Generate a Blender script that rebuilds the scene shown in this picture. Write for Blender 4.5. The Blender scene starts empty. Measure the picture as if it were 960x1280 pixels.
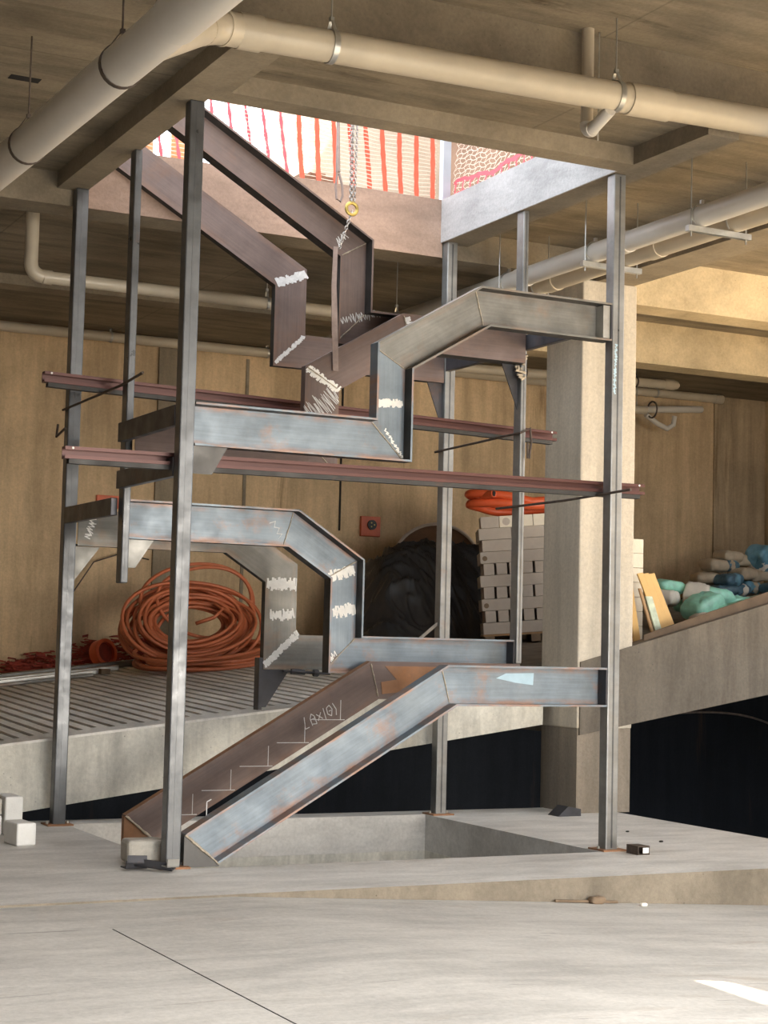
import bpy, bmesh, math, random
from mathutils import Vector, Matrix

# ---------------------------------------------------------------- camera, world, lights
S = bpy.context.scene
COL = S.collection
F_PX, YAW, PITCH, ROLL = 2130.38, 0.467529, 0.0760928, 0.0240534
CAM = Vector((-3.70063, -10.25087, 1.45))
_f = Vector((math.sin(YAW)*math.cos(PITCH), math.cos(YAW)*math.cos(PITCH), math.sin(PITCH)))
_r = Vector((math.cos(YAW), -math.sin(YAW), 0.0))
_u = _r.cross(_f)
_r2 = _r*math.cos(ROLL) + _u*math.sin(ROLL)
_u2 = -_r*math.sin(ROLL) + _u*math.cos(ROLL)
cd = bpy.data.cameras.new('camera')
cam = bpy.data.objects.new('camera', cd); COL.objects.link(cam)
cd.sensor_fit = 'VERTICAL'; cd.sensor_height = 36.0; cd.sensor_width = 27.0
cd.lens = F_PX/1280.0*36.0
cd.clip_start = 0.1; cd.clip_end = 300
m = Matrix((_r2, _u2, -_f)).transposed().to_4x4(); m.translation = CAM
cam.matrix_world = m
S.camera = cam

S.view_settings.view_transform = 'Standard'
S.view_settings.look = 'None'
S.view_settings.exposure = 0.0
S.view_settings.gamma = 1.0
S.view_settings.use_curve_mapping = False
S.cycles.use_denoising = True
S.cycles.max_bounces = 10
S.cycles.diffuse_bounces = 6
S.cycles.sample_clamp_indirect = 8.0

W = bpy.data.worlds.new('sky'); S.world = W; W.use_nodes = True
bg = W.node_tree.nodes['Background']
bg.inputs['Color'].default_value = (0.86, 0.93, 1.0, 1)
bg.inputs['Strength'].default_value = 4.3


def area(name, loc, target, sx, sy, power, color):
    l = bpy.data.lights.new(name, 'AREA'); l.shape = 'RECTANGLE'; l.size = sx; l.size_y = sy
    l.energy = power; l.color = color
    o = bpy.data.objects.new(name, l); COL.objects.link(o); o.location = loc
    d = Vector(target) - Vector(loc)
    o.rotation_euler = d.to_track_quat('-Z', 'Y').to_euler()
    return o


# added area lamps behind the camera, standing in for daylight
area('fill_yard', (-0.4, -11.0, 7.6), (-0.6, -10.0, 0.0), 6.5, 8.5, 1350, (1.0, 0.96, 0.90))
area('fill_entrance', (4.2, -16.0, 1.7), (1.0, 6.0, 1.8), 7.0, 3.2, 1900, (1.0, 0.92, 0.80))
sl = bpy.data.lights.new('sun', 'SUN'); sl.energy = 28.0; sl.angle = 0.009; sl.color = (1.0, 0.86, 0.62)
so = bpy.data.objects.new('sun', sl); COL.objects.link(so)
SUN_DIR = Vector((0.55, -0.20, 1.0)).normalized()          # towards the sun
so.rotation_euler = (-SUN_DIR).to_track_quat('-Z', 'Y').to_euler()
so.location = (6, -6, 12)

RND = random.Random(7)
PI = math.pi

# ---------------------------------------------------------------- materials
def nt(name):
    mt = bpy.data.materials.new(name); mt.use_nodes = True
    t = mt.node_tree; b = t.nodes['Principled BSDF']
    return mt, t, b


def N(t, kind, **kw):
    n = t.nodes.new(kind)
    for k, v in kw.items():
        if k in n.inputs: n.inputs[k].default_value = v
        else: setattr(n, k, v)
    return n


def noise(t, vec, scale, detail=5, rough=0.6, dist=0.0):
    n = N(t, 'ShaderNodeTexNoise', Scale=scale, Detail=detail, Roughness=rough, Distortion=dist)
    t.links.new(vec, n.inputs['Vector']); return n.outputs['Fac']


def ramp(t, fac, stops):
    r = t.nodes.new('ShaderNodeValToRGB'); e = r.color_ramp.elements
    while len(e) > 1: e.remove(e[-1])
    for i, (p, c) in enumerate(stops):
        if not isinstance(c, (tuple, list)): c = (c, c, c)
        el = e[0] if i == 0 else e.new(p)
        el.position = p; el.color = (*c, 1)
    t.links.new(fac, r.inputs['Fac']); return r.outputs['Color']


def mix(t, fac, a, b, mode='MIX'):
    n = t.nodes.new('ShaderNodeMixRGB'); n.blend_type = mode
    for i, v in enumerate((fac, a, b)):
        if isinstance(v, (int, float)): n.inputs[i].default_value = v if i == 0 else (v, v, v, 1)
        elif isinstance(v, (tuple, list)): n.inputs[i].default_value = (*v, 1)
        else: t.links.new(v, n.inputs[i])
    return n.outputs['Color']


def mapping(t, scale, src='Object', rot=(0, 0, 0)):
    c = t.nodes.new('ShaderNodeTexCoord'); mp = t.nodes.new('ShaderNodeMapping')
    mp.inputs['Scale'].default_value = scale; mp.inputs['Rotation'].default_value = rot
    t.links.new(c.outputs[src], mp.inputs['Vector']); return mp.outputs['Vector']


def bump(t, b, h, strength, dist=0.02):
    n = N(t, 'ShaderNodeBump', Strength=strength, Distance=dist)
    t.links.new(h, n.inputs['Height']); t.links.new(n.outputs['Normal'], b.inputs['Normal'])


def concrete(name, base, var=0.25, streak=(3, 3, 0.25), streak_amt=0.35, pits=0.5, stain=(0.10, 0.06, 0.03), stain_amt=0.35,
             lines=None, rough=0.9, bumpy=0.25, scratch=0.0):
    mt, t, b = nt(name)
    v = mapping(t, (1, 1, 1)); vs = mapping(t, streak)
    dark = tuple(c*(1-var) for c in base); lite = tuple(min(1, c*(1+var)) for c in base)
    c = ramp(t, noise(t, v, 0.9, 6, 0.62), [(0.3, dark), (0.5, base), (0.72, lite)])
    s = noise(t, vs, 1.6, 6, 0.65, 0.3)
    c = mix(t, streak_amt, c, mix(t, 1.0, c, ramp(t, s, [(0.35, 0.55), (0.6, 1.25)]), 'MULTIPLY'))
    st = ramp(t, noise(t, mapping(t, tuple(x*1.3 for x in streak)), 0.8, 7, 0.7, 0.6), [(0.60, 0.0), (0.72, stain_amt)])
    c = mix(t, st, c, stain)
    fine = noise(t, v, 38, 4, 0.7)
    c = mix(t, 0.30, c, mix(t, 1.0, c, ramp(t, fine, [(0.3, 0.62), (0.65, 1.25)]), 'MULTIPLY'))
    if pits:
        vo = N(t, 'ShaderNodeTexVoronoi', Scale=17.0); t.links.new(v, vo.inputs['Vector'])
        pm = ramp(t, vo.outputs['Distance'], [(0.06, 1.0), (0.11, 0.0)])
        gate = ramp(t, noise(t, v, 2.3, 3), [(0.5, 0.0), (0.62, pits)])
        c = mix(t, mix(t, 1.0, pm, gate, 'MULTIPLY'), c, tuple(x*0.3 for x in base))
    if scratch:                     # thin dark scratches and scuffs
        sc = ramp(t, noise(t, mapping(t, (0.9, 9, 9), rot=(0, 0, 0.12)), 1.7, 5, 0.6, 0.4), [(0.655, 0.0), (0.70, scratch)])
        c = mix(t, sc, c, tuple(x*0.35 for x in base))
    if lines:                       # formwork board joints, thin dark lines in the cast face
        for (axis, period, amt) in lines:
            sx = t.nodes.new('ShaderNodeSeparateXYZ'); tc = t.nodes.new('ShaderNodeTexCoord')
            t.links.new(tc.outputs['Object'], sx.inputs[0])
            md = N(t, 'ShaderNodeMath', operation='PINGPONG'); md.inputs[1].default_value = period
            t.links.new(sx.outputs[axis], md.inputs[0])
            c = mix(t, ramp(t, md.outputs[0], [(0.0, amt), (0.012, 0.0)]), c, tuple(x*0.35 for x in base))
    t.links.new(c, b.inputs['Base Color']); b.inputs['Roughness'].default_value = rough
    b.inputs['Specular IOR Level'].default_value = 0.25
    bump(t, b, mix(t, 0.5, s, fine), bumpy, 0.02)
    return mt


def steel(name, base, rust=(0.32, 0.13, 0.05), rust_amt=0.5, metallic=0.55, rough=0.42, var=0.3, edge=True, rust_pos=0.55):
    """mill-scale steel; UV: u along the member, v from -0.5 to 0.5 across its depth"""
    mt, t, b = nt(name)
    v = mapping(t, (1, 1, 1)); uv = mapping(t, (0.5, 4.0, 1), 'UV')
    dark = tuple(c*(1-var) for c in base); lite = tuple(min(1, c*(1+var)) for c in base)
    c = ramp(t, noise(t, v, 3.2, 7, 0.68), [(0.3, dark), (0.52, base), (0.75, lite)])
    st = noise(t, uv, 3.0, 6, 0.7)
    c = mix(t, 0.5, c, mix(t, 1.0, c, ramp(t, st, [(0.35, 0.75), (0.65, 1.2)]), 'MULTIPLY'))
    rm = ramp(t, noise(t, v, 2.1, 7, 0.72), [(rust_pos, 0.0), (rust_pos+0.14, rust_amt)])
    if edge:
        tc = t.nodes.new('ShaderNodeTexCoord'); sx = t.nodes.new('ShaderNodeSeparateXYZ')
        t.links.new(tc.outputs['UV'], sx.inputs[0])
        ab = N(t, 'ShaderNodeMath', operation='ABSOLUTE'); t.links.new(sx.outputs[1], ab.inputs[0])
        em = ramp(t, ab.outputs[0], [(0.30, 0.0), (0.42, 1.0)])
        ng = ramp(t, noise(t, mapping(t, (0.8, 1, 1), 'UV'), 2.6, 6, 0.7), [(0.45, 0.0), (0.58, rust_amt)])
        rm = mix(t, 1.0, rm, mix(t, 1.0, em, ng, 'MULTIPLY'), 'LIGHTEN')
    rc = mix(t, noise(t, v, 14, 4), tuple(x*0.6 for x in rust), tuple(min(1, x*1.5) for x in rust))
    c = mix(t, rm, c, rc)
    t.links.new(c, b.inputs['Base Color'])
    b.inputs['Metallic'].default_value = metallic
    rr = ramp(t, noise(t, v, 6, 5), [(0.3, rough-0.1), (0.7, rough+0.18)]); t.links.new(rr, b.inputs['Roughness'])
    bump(t, b, noise(t, v, 45, 4), 0.08, 0.004)
    return mt


def plain(name, base, rough=0.5, metallic=0.0, var=0.15, scale=6.0, bumpy=0.05, spec=0.5):
    mt, t, b = nt(name)
    v = mapping(t, (1, 1, 1))
    c = ramp(t, noise(t, v, scale, 5), [(0.3, tuple(x*(1-var) for x in base)), (0.7, tuple(min(1, x*(1+var)) for x in base))])
    t.links.new(c, b.inputs['Base Color']); b.inputs['Roughness'].default_value = rough
    b.inputs['Metallic'].default_value = metallic; b.inputs['Specular IOR Level'].default_value = spec
    if bumpy: bump(t, b, noise(t, v, scale*6, 4), bumpy, 0.01)
    return mt


M = {}
M['floor'] = concrete('floor_concrete', (0.49, 0.468, 0.435), 0.15, (0.7, 3.0, 3.0), 0.30, 0.12, (0.30, 0.23, 0.17), 0.45, bumpy=0.12, scratch=0.5)
M['slab'] = concrete('platform_concrete', (0.58, 0.56, 0.53), 0.14, (0.8, 2.4, 2.4), 0.35, 0.25, (0.25, 0.17, 0.11), 0.40, bumpy=0.18)
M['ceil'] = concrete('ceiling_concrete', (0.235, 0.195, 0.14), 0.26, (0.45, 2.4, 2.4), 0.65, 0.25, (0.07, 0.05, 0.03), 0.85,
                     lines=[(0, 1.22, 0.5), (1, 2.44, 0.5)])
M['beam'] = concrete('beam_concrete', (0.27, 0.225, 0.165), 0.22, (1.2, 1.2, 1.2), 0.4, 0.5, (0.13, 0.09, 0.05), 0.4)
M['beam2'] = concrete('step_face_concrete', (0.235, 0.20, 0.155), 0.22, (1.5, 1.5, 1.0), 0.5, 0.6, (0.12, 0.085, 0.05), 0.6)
M['wall'] = concrete('wall_concrete', (0.60, 0.44, 0.265), 0.20, (2.2, 2.2, 0.22), 0.5, 0.45, (0.13, 0.065, 0.025), 0.75)
M['walld'] = concrete('dark_wall_concrete', (0.27, 0.22, 0.155), 0.25, (2.6, 2.6, 0.22), 0.6, 0.4, (0.10, 0.06, 0.03), 0.5)
M['beamr'] = concrete('yellow_beam_concrete', (0.52, 0.42, 0.27), 0.15, (1.2, 1.2, 1.2), 0.4, 0.5, (0.2, 0.13, 0.07), 0.35)
M['wallm'] = concrete('stained_wall_concrete', (0.42, 0.32, 0.205), 0.22, (2.6, 2.6, 0.22), 0.6, 0.4, (0.12, 0.07, 0.03), 0.6)
M['column'] = concrete('column_concrete', (0.56, 0.50, 0.41), 0.10, (3, 3, 0.2), 0.35, 0.25, (0.22, 0.17, 0.12), 0.25)
M['colbase'] = concrete('shaded_column_foot_concrete', (0.25, 0.21, 0.165), 0.15, (3, 3, 0.3), 0.4, 0.4, (0.12, 0.085, 0.06), 0.5)  # browner pour, with the shade low on the column painted in
M['ramp'] = concrete('ramp_concrete', (0.60, 0.575, 0.51), 0.22, (3, 3, 0.5), 0.5, 0.7, (0.16, 0.14, 0.11), 0.5)
M['ramptop'] = concrete('ramp_tread_concrete', (0.78, 0.745, 0.69), 0.18, (2, 0.6, 2), 0.35, 0.2, (0.25, 0.2, 0.15), 0.35)
M['rampr'] = concrete('shaded_ramp_edge_concrete', (0.15, 0.128, 0.103), 0.18, (3, 3, 0.4), 0.5, 0.6, (0.10, 0.07, 0.05), 0.45)  # brown dirty edge, darkened further to carry the shade on it
M['groove'] = concrete('ramp_groove_concrete', (0.20, 0.175, 0.15), 0.2, (2, 0.6, 2), 0.3, 0, (0.05, 0.04, 0.03), 0.3)
M['fascia'] = concrete('far_fascia_concrete', (0.31, 0.215, 0.165), 0.14, (0.9, 1, 3), 0.4, 0.2, (0.33, 0.17, 0.08), 0.45)
M['fasciaw'] = concrete('pale_fascia_concrete', (0.44, 0.425, 0.42), 0.10, (1, 0.9, 3), 0.45, 0.2, (0.36, 0.20, 0.09), 0.25)
M['void'] = concrete('unlit_black_concrete', (0.018, 0.02, 0.024), 0.2)  # near black, so the darkness of unlit places is in the colour
M['outer'] = concrete('upper_wall_render', (0.55, 0.46, 0.36), 0.10, (1, 1, 2), 0.2, 0, (0.3, 0.2, 0.12), 0.15)
M['outerc'] = concrete('upper_column_render', (0.66, 0.54, 0.44), 0.08, (1, 1, 2), 0.2, 0)
M['landing'] = concrete('sunlit_landing_concrete', (0.66, 0.54, 0.38), 0.08, (1, 1, 2), 0.2, 0)
M['brick'] = concrete('upper_brown_wall', (0.25, 0.15, 0.10), 0.2, (1, 1, 2), 0.3, 0)
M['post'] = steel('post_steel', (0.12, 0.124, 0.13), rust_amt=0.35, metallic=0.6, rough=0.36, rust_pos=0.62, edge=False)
M['postl'] = steel('lit_post_steel', (0.29, 0.29, 0.285), rust_amt=0.35, metallic=0.55, rough=0.38, rust_pos=0.62, edge=False)  # post steel lightened to paint in the stronger light on the right posts
M['sblue'] = steel('blue_grey_steel', (0.205, 0.245, 0.285), rust=(0.36, 0.16, 0.07), rust_amt=0.6, metallic=0.35, rough=0.45, var=0.25)
M['flange'] = steel('shaded_flange_steel', (0.055, 0.052, 0.05), rust_amt=0.3, metallic=0.35, rough=0.55, edge=False, rust_pos=0.6)  # mill scale, blackened to hold the shade of the flange faces
M['sgrey'] = steel('grey_steel', (0.215, 0.21, 0.195), rust=(0.30, 0.15, 0.07), rust_amt=0.35, metallic=0.5, rough=0.42)
M['footp'] = steel('foot_plate_steel', (0.13, 0.125, 0.12), rust_amt=0.3, metallic=0.3, rough=0.55, edge=False)
M['sbrown'] = steel('brown_steel', (0.155, 0.115, 0.105), rust=(0.22, 0.11, 0.06), rust_amt=0.3, metallic=0.4, rough=0.5, var=0.18)
M['sdark'] = steel('dark_steel', (0.075, 0.075, 0.085), rust_amt=0.2, metallic=0.5, rough=0.4, edge=False)
M['rusty'] = steel('rusty_steel', (0.33, 0.17, 0.09), rust=(0.45, 0.2, 0.08), rust_amt=0.7, metallic=0.2, rough=0.7, edge=False)
M['red'] = plain('red_primer_steel', (0.10, 0.036, 0.03), 0.42, 0.25, 0.15, 4)
M['rebar'] = plain('rebar_steel', (0.11, 0.085, 0.07), 0.6, 0.6, 0.3, 20)
M['zinc'] = plain('galvanised_steel', (0.50, 0.50, 0.48), 0.35, 0.8, 0.15, 12)
M['pvc'] = plain('cream_plastic_pipe', (0.50, 0.435, 0.335), 0.35, 0, 0.10, 3, 0)
M['pvcg'] = plain('grey_plastic_pipe', (0.58, 0.545, 0.49), 0.32, 0, 0.06, 2, 0)
M['white'] = plain('white_paint', (0.86, 0.84, 0.80), 0.8, 0, 0.08, 25, 0.3)
M['chalk'] = plain('chalk', (0.62, 0.62, 0.62), 0.95, 0, 0.12, 40, 0.1)
M['weld'] = plain('weld_bead', (0.42, 0.36, 0.28), 0.5, 0.3, 0.35, 40, 0.4)
M['skyblue'] = plain('pale_blue_paint', (0.42, 0.58, 0.68), 0.5, 0, 0.1, 8)
M['block'] = plain('white_aerated_block', (0.82, 0.81, 0.78), 0.9, 0, 0.05, 12, 0.25)
M['blockg'] = plain('shaded_white_block', (0.50, 0.44, 0.38), 0.9, 0, 0.06, 12, 0.25)  # white block greyed, the shade on the tall stack put into its colour
M['blockw'] = plain('cream_block', (0.80, 0.73, 0.60), 0.9, 0, 0.05, 12, 0.25)
M['cblock'] = concrete('loose_block_concrete', (0.46, 0.43, 0.38), 0.15)
M['orange'] = plain('orange_hose', (0.48, 0.135, 0.055), 0.5, 0, 0.18, 3)
M['duct'] = plain('orange_duct', (0.72, 0.115, 0.035), 0.45, 0, 0.12, 6)
M['redbox'] = plain('orange_red_plastic', (0.60, 0.13, 0.055), 0.5, 0, 0.1, 8)
M['black'] = plain('black_plastic', (0.02, 0.02, 0.02), 0.5, 0, 0.2, 8)
M['tarp'] = plain('black_sheet', (0.035, 0.035, 0.037), 0.36, 0, 0.25, 3, 0.15)
M['net'] = plain('orange_net', (0.85, 0.10, 0.05), 0.55, 0, 0.12, 8, 0)
M['netpink'] = plain('glare_pink_net', (0.85, 0.10, 0.13), 0.55, 0, 0.12, 8, 0)
M['netw'] = plain('pale_net_strand', (0.80, 0.62, 0.50), 0.6, 0, 0.05, 8, 0)
M['netred'] = plain('dark_red_net', (0.30, 0.04, 0.022), 0.7, 0, 0.35, 12, 0)
M['drum'] = plain('drum_plywood', (0.15, 0.075, 0.035), 0.75, 0, 0.3, 5)
M['rim'] = plain('drum_rim', (0.55, 0.46, 0.38), 0.7, 0, 0.1, 5)
M['ply'] = plain('yellow_timber', (0.72, 0.46, 0.18), 0.65, 0, 0.12, 3)
M['wood'] = plain('brown_timber', (0.36, 0.22, 0.11), 0.75, 0, 0.2, 6)
M['woodd'] = plain('dark_timber', (0.20, 0.14, 0.09), 0.8, 0, 0.25, 5)
M['woodk'] = plain('weathered_dark_timber', (0.115, 0.078, 0.05), 0.85, 0, 0.3, 5)
M['oboard'] = plain('orange_board', (0.75, 0.38, 0.17), 0.7, 0, 0.08, 5)
M['green'] = plain('green_plastic_bag', (0.36, 0.78, 0.63), 0.35, 0, 0.3, 5, 0.2)
M['palegreen'] = plain('pale_green_board', (0.50, 0.56, 0.45), 0.8, 0, 0.3, 14)
M['bagw'] = plain('white_plastic_bag', (0.86, 0.80, 0.72), 0.5, 0, 0.12, 5, 0.2)
M['blue'] = plain('blue_printed_bag', (0.10, 0.20, 0.28), 0.4, 0, 0.5, 6, 0.2)
M['bluel'] = plain('bright_blue_bag', (0.17, 0.38, 0.52), 0.4, 0, 0.4, 6, 0.2)
M['bagc'] = plain('cream_paper_bag', (0.55, 0.46, 0.34), 0.7, 0, 0.15, 8, 0.2)
M['brass'] = plain('brass', (0.45, 0.33, 0.09), 0.4, 0.6, 0.15, 10)
M['chain'] = plain('chain_steel', (0.42, 0.38, 0.35), 0.35, 0.8, 0.2, 20)
M['sling'] = plain('grey_sling', (0.26, 0.20, 0.18), 0.8, 0, 0.2, 15)
M['gpost'] = plain('galvanised_post', (0.42, 0.45, 0.50), 0.45, 0.3, 0.1, 6)
M['dark'] = plain('dark_hole', (0.015, 0.013, 0.012), 0.9, 0, 0.2, 8)


# ---------------------------------------------------------------- mesh builder
class MB:
    def __init__(s): s.v = []; s.f = []; s.uv = None

    def add(s, vs, fs):
        o = len(s.v); s.v += [tuple(p) for p in vs]; s.f += [tuple(i+o for i in q) for q in fs]; return s

    def box(s, x0, x1, y0, y1, z0, z1):
        return s.hexa([(x0, y0, z0), (x1, y0, z0), (x1, y1, z0), (x0, y1, z0), (x0, y0, z1), (x1, y0, z1), (x1, y1, z1), (x0, y1, z1)])

    def hexa(s, p):
        return s.add(p, [(0, 3, 2, 1), (4, 5, 6, 7), (0, 1, 5, 4), (1, 2, 6, 5), (2, 3, 7, 6), (3, 0, 4, 7)])

    def prism(s, poly, axis, a, b):
        """polygon extruded along axis from a to b; poly holds the other two coordinates in xyz order"""
        def P(q, t):
            l = list(q); l.insert(axis, t); return tuple(l)
        n = len(poly); vs = [P(q, a) for q in poly] + [P(q, b) for q in poly]
        fs = [tuple(range(n))[::-1], tuple(range(n, 2*n))] + [(i, (i+1) % n, (i+1) % n+n, i+n) for i in range(n)]
        return s.add(vs, fs)

    def tube(s, path, r, n=10, closed=False, cap=True):
        path = [Vector(p) for p in path]; L = len(path); rings = []
        up = None
        for i, p in enumerate(path):
            if closed: d = path[(i+1) % L] - path[i-1]
            else: d = path[min(i+1, L-1)] - path[max(i-1, 0)]
            d.normalize()
            if up is None:
                up = Vector((0, 0, 1)) if abs(d.z) < 0.9 else Vector((1, 0, 0))
            a = up - d*up.dot(d); a.normalize(); up = a; b = d.cross(a)
            rr = r[i] if isinstance(r, (list, tuple)) else r
            rings.append([p + a*rr*math.cos(2*PI*k/n) + b*rr*math.sin(2*PI*k/n) for k in range(n)])
        vs = [q for g in rings for q in g]; fs = []
        for i in range(L if closed else L-1):
            j = (i+1) % L
            for k in range(n):
                fs.append((i*n+k, i*n+(k+1) % n, j*n+(k+1) % n, j*n+k))
        if cap and not closed:
            fs += [tuple(range(n))[::-1], tuple((L-1)*n+k for k in range(n))]
        return s.add(vs, fs)

    def ribbon(s, path, w, wdir, th):
        """flat strap along a path; wdir is the width direction"""
        path = [Vector(p) for p in path]; wd = Vector(wdir).normalized(); vs = []; fs = []
        for i, p in enumerate(path):
            d = path[min(i+1, len(path)-1)] - path[max(i-1, 0)]
            nn = d.cross(wd); nn.normalize()
            ww = w[i] if isinstance(w, (list, tuple)) else w
            vs += [p-wd*ww/2-nn*th/2, p+wd*ww/2-nn*th/2, p+wd*ww/2+nn*th/2, p-wd*ww/2+nn*th/2]
        for i in range(len(path)-1):
            a = i*4
            for k in range(4): fs.append((a+k, a+(k+1) % 4, a+4+(k+1) % 4, a+4+k))
        fs += [(0, 3, 2, 1), tuple((len(path)-1)*4+k for k in range(4))]
        return s.add(vs, fs)

    def build(s, name, mat, parent=None, smooth=False, bevel=0.0, uv=None):
        me = bpy.data.meshes.new(name); me.from_pydata(s.v, [], s.f)
        bm = bmesh.new(); bm.from_mesh(me); bmesh.ops.recalc_face_normals(bm, faces=bm.faces[:]); bm.to_mesh(me); bm.free()
        if uv is not None:
            l = me.uv_layers.new(name='UVMap')
            for lp in me.loops: l.data[lp.index].uv = uv[lp.vertex_index]
        if smooth:
            for p in me.polygons: p.use_smooth = True
            if smooth != 'all':
                try: me.set_sharp_from_angle(angle=math.radians(40))
                except Exception: pass
        me.materials.append(mat)
        o = bpy.data.objects.new(name, me); COL.objects.link(o)
        if bevel:
            bv = o.modifiers.new('bevel', 'BEVEL'); bv.width = bevel; bv.segments = 2; bv.limit_method = 'ANGLE'
        if parent is not None:
            o.parent = parent
            o.matrix_parent_inverse = Matrix.Translation(-parent.location)
        return o


def tag(o, label, cat, group=None, kind=None):
    o['label'] = label; o['category'] = cat
    if group: o['group'] = group
    if kind: o['kind'] = kind
    return o


def thing(name, label, cat, loc=(0, 0, 0), group=None):
    o = bpy.data.objects.new(name, None); COL.objects.link(o); o.location = loc; o.empty_display_size = 0.1
    return tag(o, label, cat, group)


def struct(name, mb, mat, label=None, parent=None, **kw):
    o = mb.build(name, mat, parent, **kw)
    if parent is None:
        o['kind'] = 'structure'
        if label: o['label'] = label
    return o


# ---------------------------------------------------------------- the setting
L, WD, ZT = 3.311, 2.529, 4.93         # stair frame length, width, height of the lip soffit
def zfore(x): return -0.012 - 0.060*max(x, 0.0) - (0.012*min(x, 0.0))*0

# level platform with the stair pit
mb = MB()
mb.box(-11, 0.12, -1.12, 2.9, -0.30, 0)
mb.box(0.12, 3.25, -1.12, -0.03, -0.30, 0)
mb.box(3.25, 5.05, -1.12, 2.9, -0.30, 0)
mb.box(0.12, 3.25, 2.60, 2.9, -0.30, 0)
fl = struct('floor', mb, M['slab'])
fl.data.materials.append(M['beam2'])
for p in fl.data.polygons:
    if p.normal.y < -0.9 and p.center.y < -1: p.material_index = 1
mb = MB()                               # pit walls below the slab
mb.box(-0.10, 0.12, -0.25, 2.8, -2.6, -0.301); mb.box(3.25, 3.45, -0.25, 2.8, -2.6, -0.301)
mb.box(0.12, 3.25, 2.60, 2.8, -2.6, -0.301); mb.box(0.12, 3.25, -0.25, -0.03, -2.6, -0.301)
struct('wall_pit', mb, M['ramp'])
# sloping foreground floor
mb = MB(); xs = [-11, -4, -2, -1, -0.2, 0, 0.3, 0.6, 1, 2, 3, 4, 6, 9]
vs = []; fs = []
for x in xs: vs += [(x, -20, zfore(x)), (x, -1.122, zfore(x)), (x, -20, -1.2), (x, -1.122, -1.2)]
for i in range(len(xs)-1):
    a = i*4; fs += [(a, a+4, a+5, a+1), (a+1, a+5, a+7, a+3), (a, a+2, a+6, a+4)]
mb.add(vs, fs); struct('floor', mb, M['floor'])
mb = MB(); mb.box(-0.972, -0.966, -4.9, -1.95, -0.0125, -0.0105)
struct('trim_1', mb, M['dark'])         # saw-cut joint

# lower level below the ramp: dark undercroft
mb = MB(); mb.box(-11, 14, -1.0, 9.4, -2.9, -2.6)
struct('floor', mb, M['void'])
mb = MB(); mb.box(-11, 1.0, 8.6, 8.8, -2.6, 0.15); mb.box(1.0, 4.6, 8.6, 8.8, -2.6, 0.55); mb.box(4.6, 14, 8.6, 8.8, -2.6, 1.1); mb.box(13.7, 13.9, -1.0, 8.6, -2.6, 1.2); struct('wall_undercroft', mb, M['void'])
mb = MB(); mb.box(-11.3, -11.0, -20, 9.6, -2.6, 5.7); struct('wall_unseen_left', mb, M['void'])  # unseen wall, made near black to cut bounce from the left

# ramp surface: ruled between its front edge and the back wall
def zfront(x):
    if x < 4.4: return 0.60 + 0.12*(x+0.37)
    if x < 5.0:
        k = (x-4.4)/0.6; return (1-k)*(0.60+0.12*4.77) + k*(1.31+0.2756*0.4)
    return 1.31 + 0.2756*(x-4.6)
def rz(x, y): return 0.60 + 0.12*(x+0.37) + 0.035*(y-2.75)

Y0 = 2.75
mb = MB(); vs = []; fs = []
xs = [-11 + 0.5*i for i in range(32)]    # left slab body up to the column line
for x in xs:
    x = min(x, 4.6)
    vs += [(x, Y0, zfront(x)-0.02), (x, 9.2, rz(x, 9.2)-0.02), (x, Y0, 0.11+0.142*x), (x, 9.2, rz(x, 9.2)-0.5)]
for i in range(len(xs)-1):
    a = i*4
    fs += [(a, a+4, a+5, a+1), (a, a+2, a+6, a+4), (a+2, a+3, a+7, a+6), (a+1, a+5, a+7, a+3)]
mb.add(vs, fs); ramp_obj = struct('ramp', mb, M['ramp'])
# ridges and grooves cut across the left ramp, real relief
mb = MB(); gb = MB(); period = 0.128; gw = 0.046; x = -2.2; k = 0
while x < 4.45:
    ye = Y0 + 0.22 + 0.10*RND.random()
    x1 = x + period - gw; x2 = x + period
    p = lambda X, Y, d=0: (X, Y, rz(X, Y)+d)
    mb.hexa([p(x, Y0, -.02), p(x1, Y0, -.02), p(x1, 9.2, -.02), p(x, 9.2, -.02), p(x, Y0), p(x1, Y0), p(x1, 9.2), p(x, 9.2)])
    mb.hexa([p(x1, Y0, -.02), p(x2, Y0, -.02), p(x2, ye, -.02), p(x1, ye, -.02), p(x1, Y0), p(x2, Y0), p(x2, ye), p(x1, ye)])
    gb.add([p(x1, ye, -.017), p(x2, ye, -.017), p(x2, 9.2, -.017), p(x1, 9.2, -.017)], [(0, 1, 2, 3)])
    x = x2; k += 1
o = mb.build('tread_surface', M['ramptop'], ramp_obj); o['kind'] = 'stuff'
o = gb.build('groove_bed', M['groove'], ramp_obj); o['kind'] = 'stuff'
# right ramp slab, thicker and steeper
YR = 2.335
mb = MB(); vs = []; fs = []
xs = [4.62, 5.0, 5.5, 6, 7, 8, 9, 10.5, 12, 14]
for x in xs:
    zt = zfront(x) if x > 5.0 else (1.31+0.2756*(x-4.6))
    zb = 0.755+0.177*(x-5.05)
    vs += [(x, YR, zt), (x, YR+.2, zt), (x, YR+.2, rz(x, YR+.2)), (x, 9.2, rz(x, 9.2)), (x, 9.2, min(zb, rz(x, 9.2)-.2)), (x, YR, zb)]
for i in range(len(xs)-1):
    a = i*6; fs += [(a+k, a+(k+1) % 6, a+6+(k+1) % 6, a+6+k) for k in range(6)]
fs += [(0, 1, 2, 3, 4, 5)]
mb.add(vs, fs); struct('ramp', mb, M['rampr'])

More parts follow.
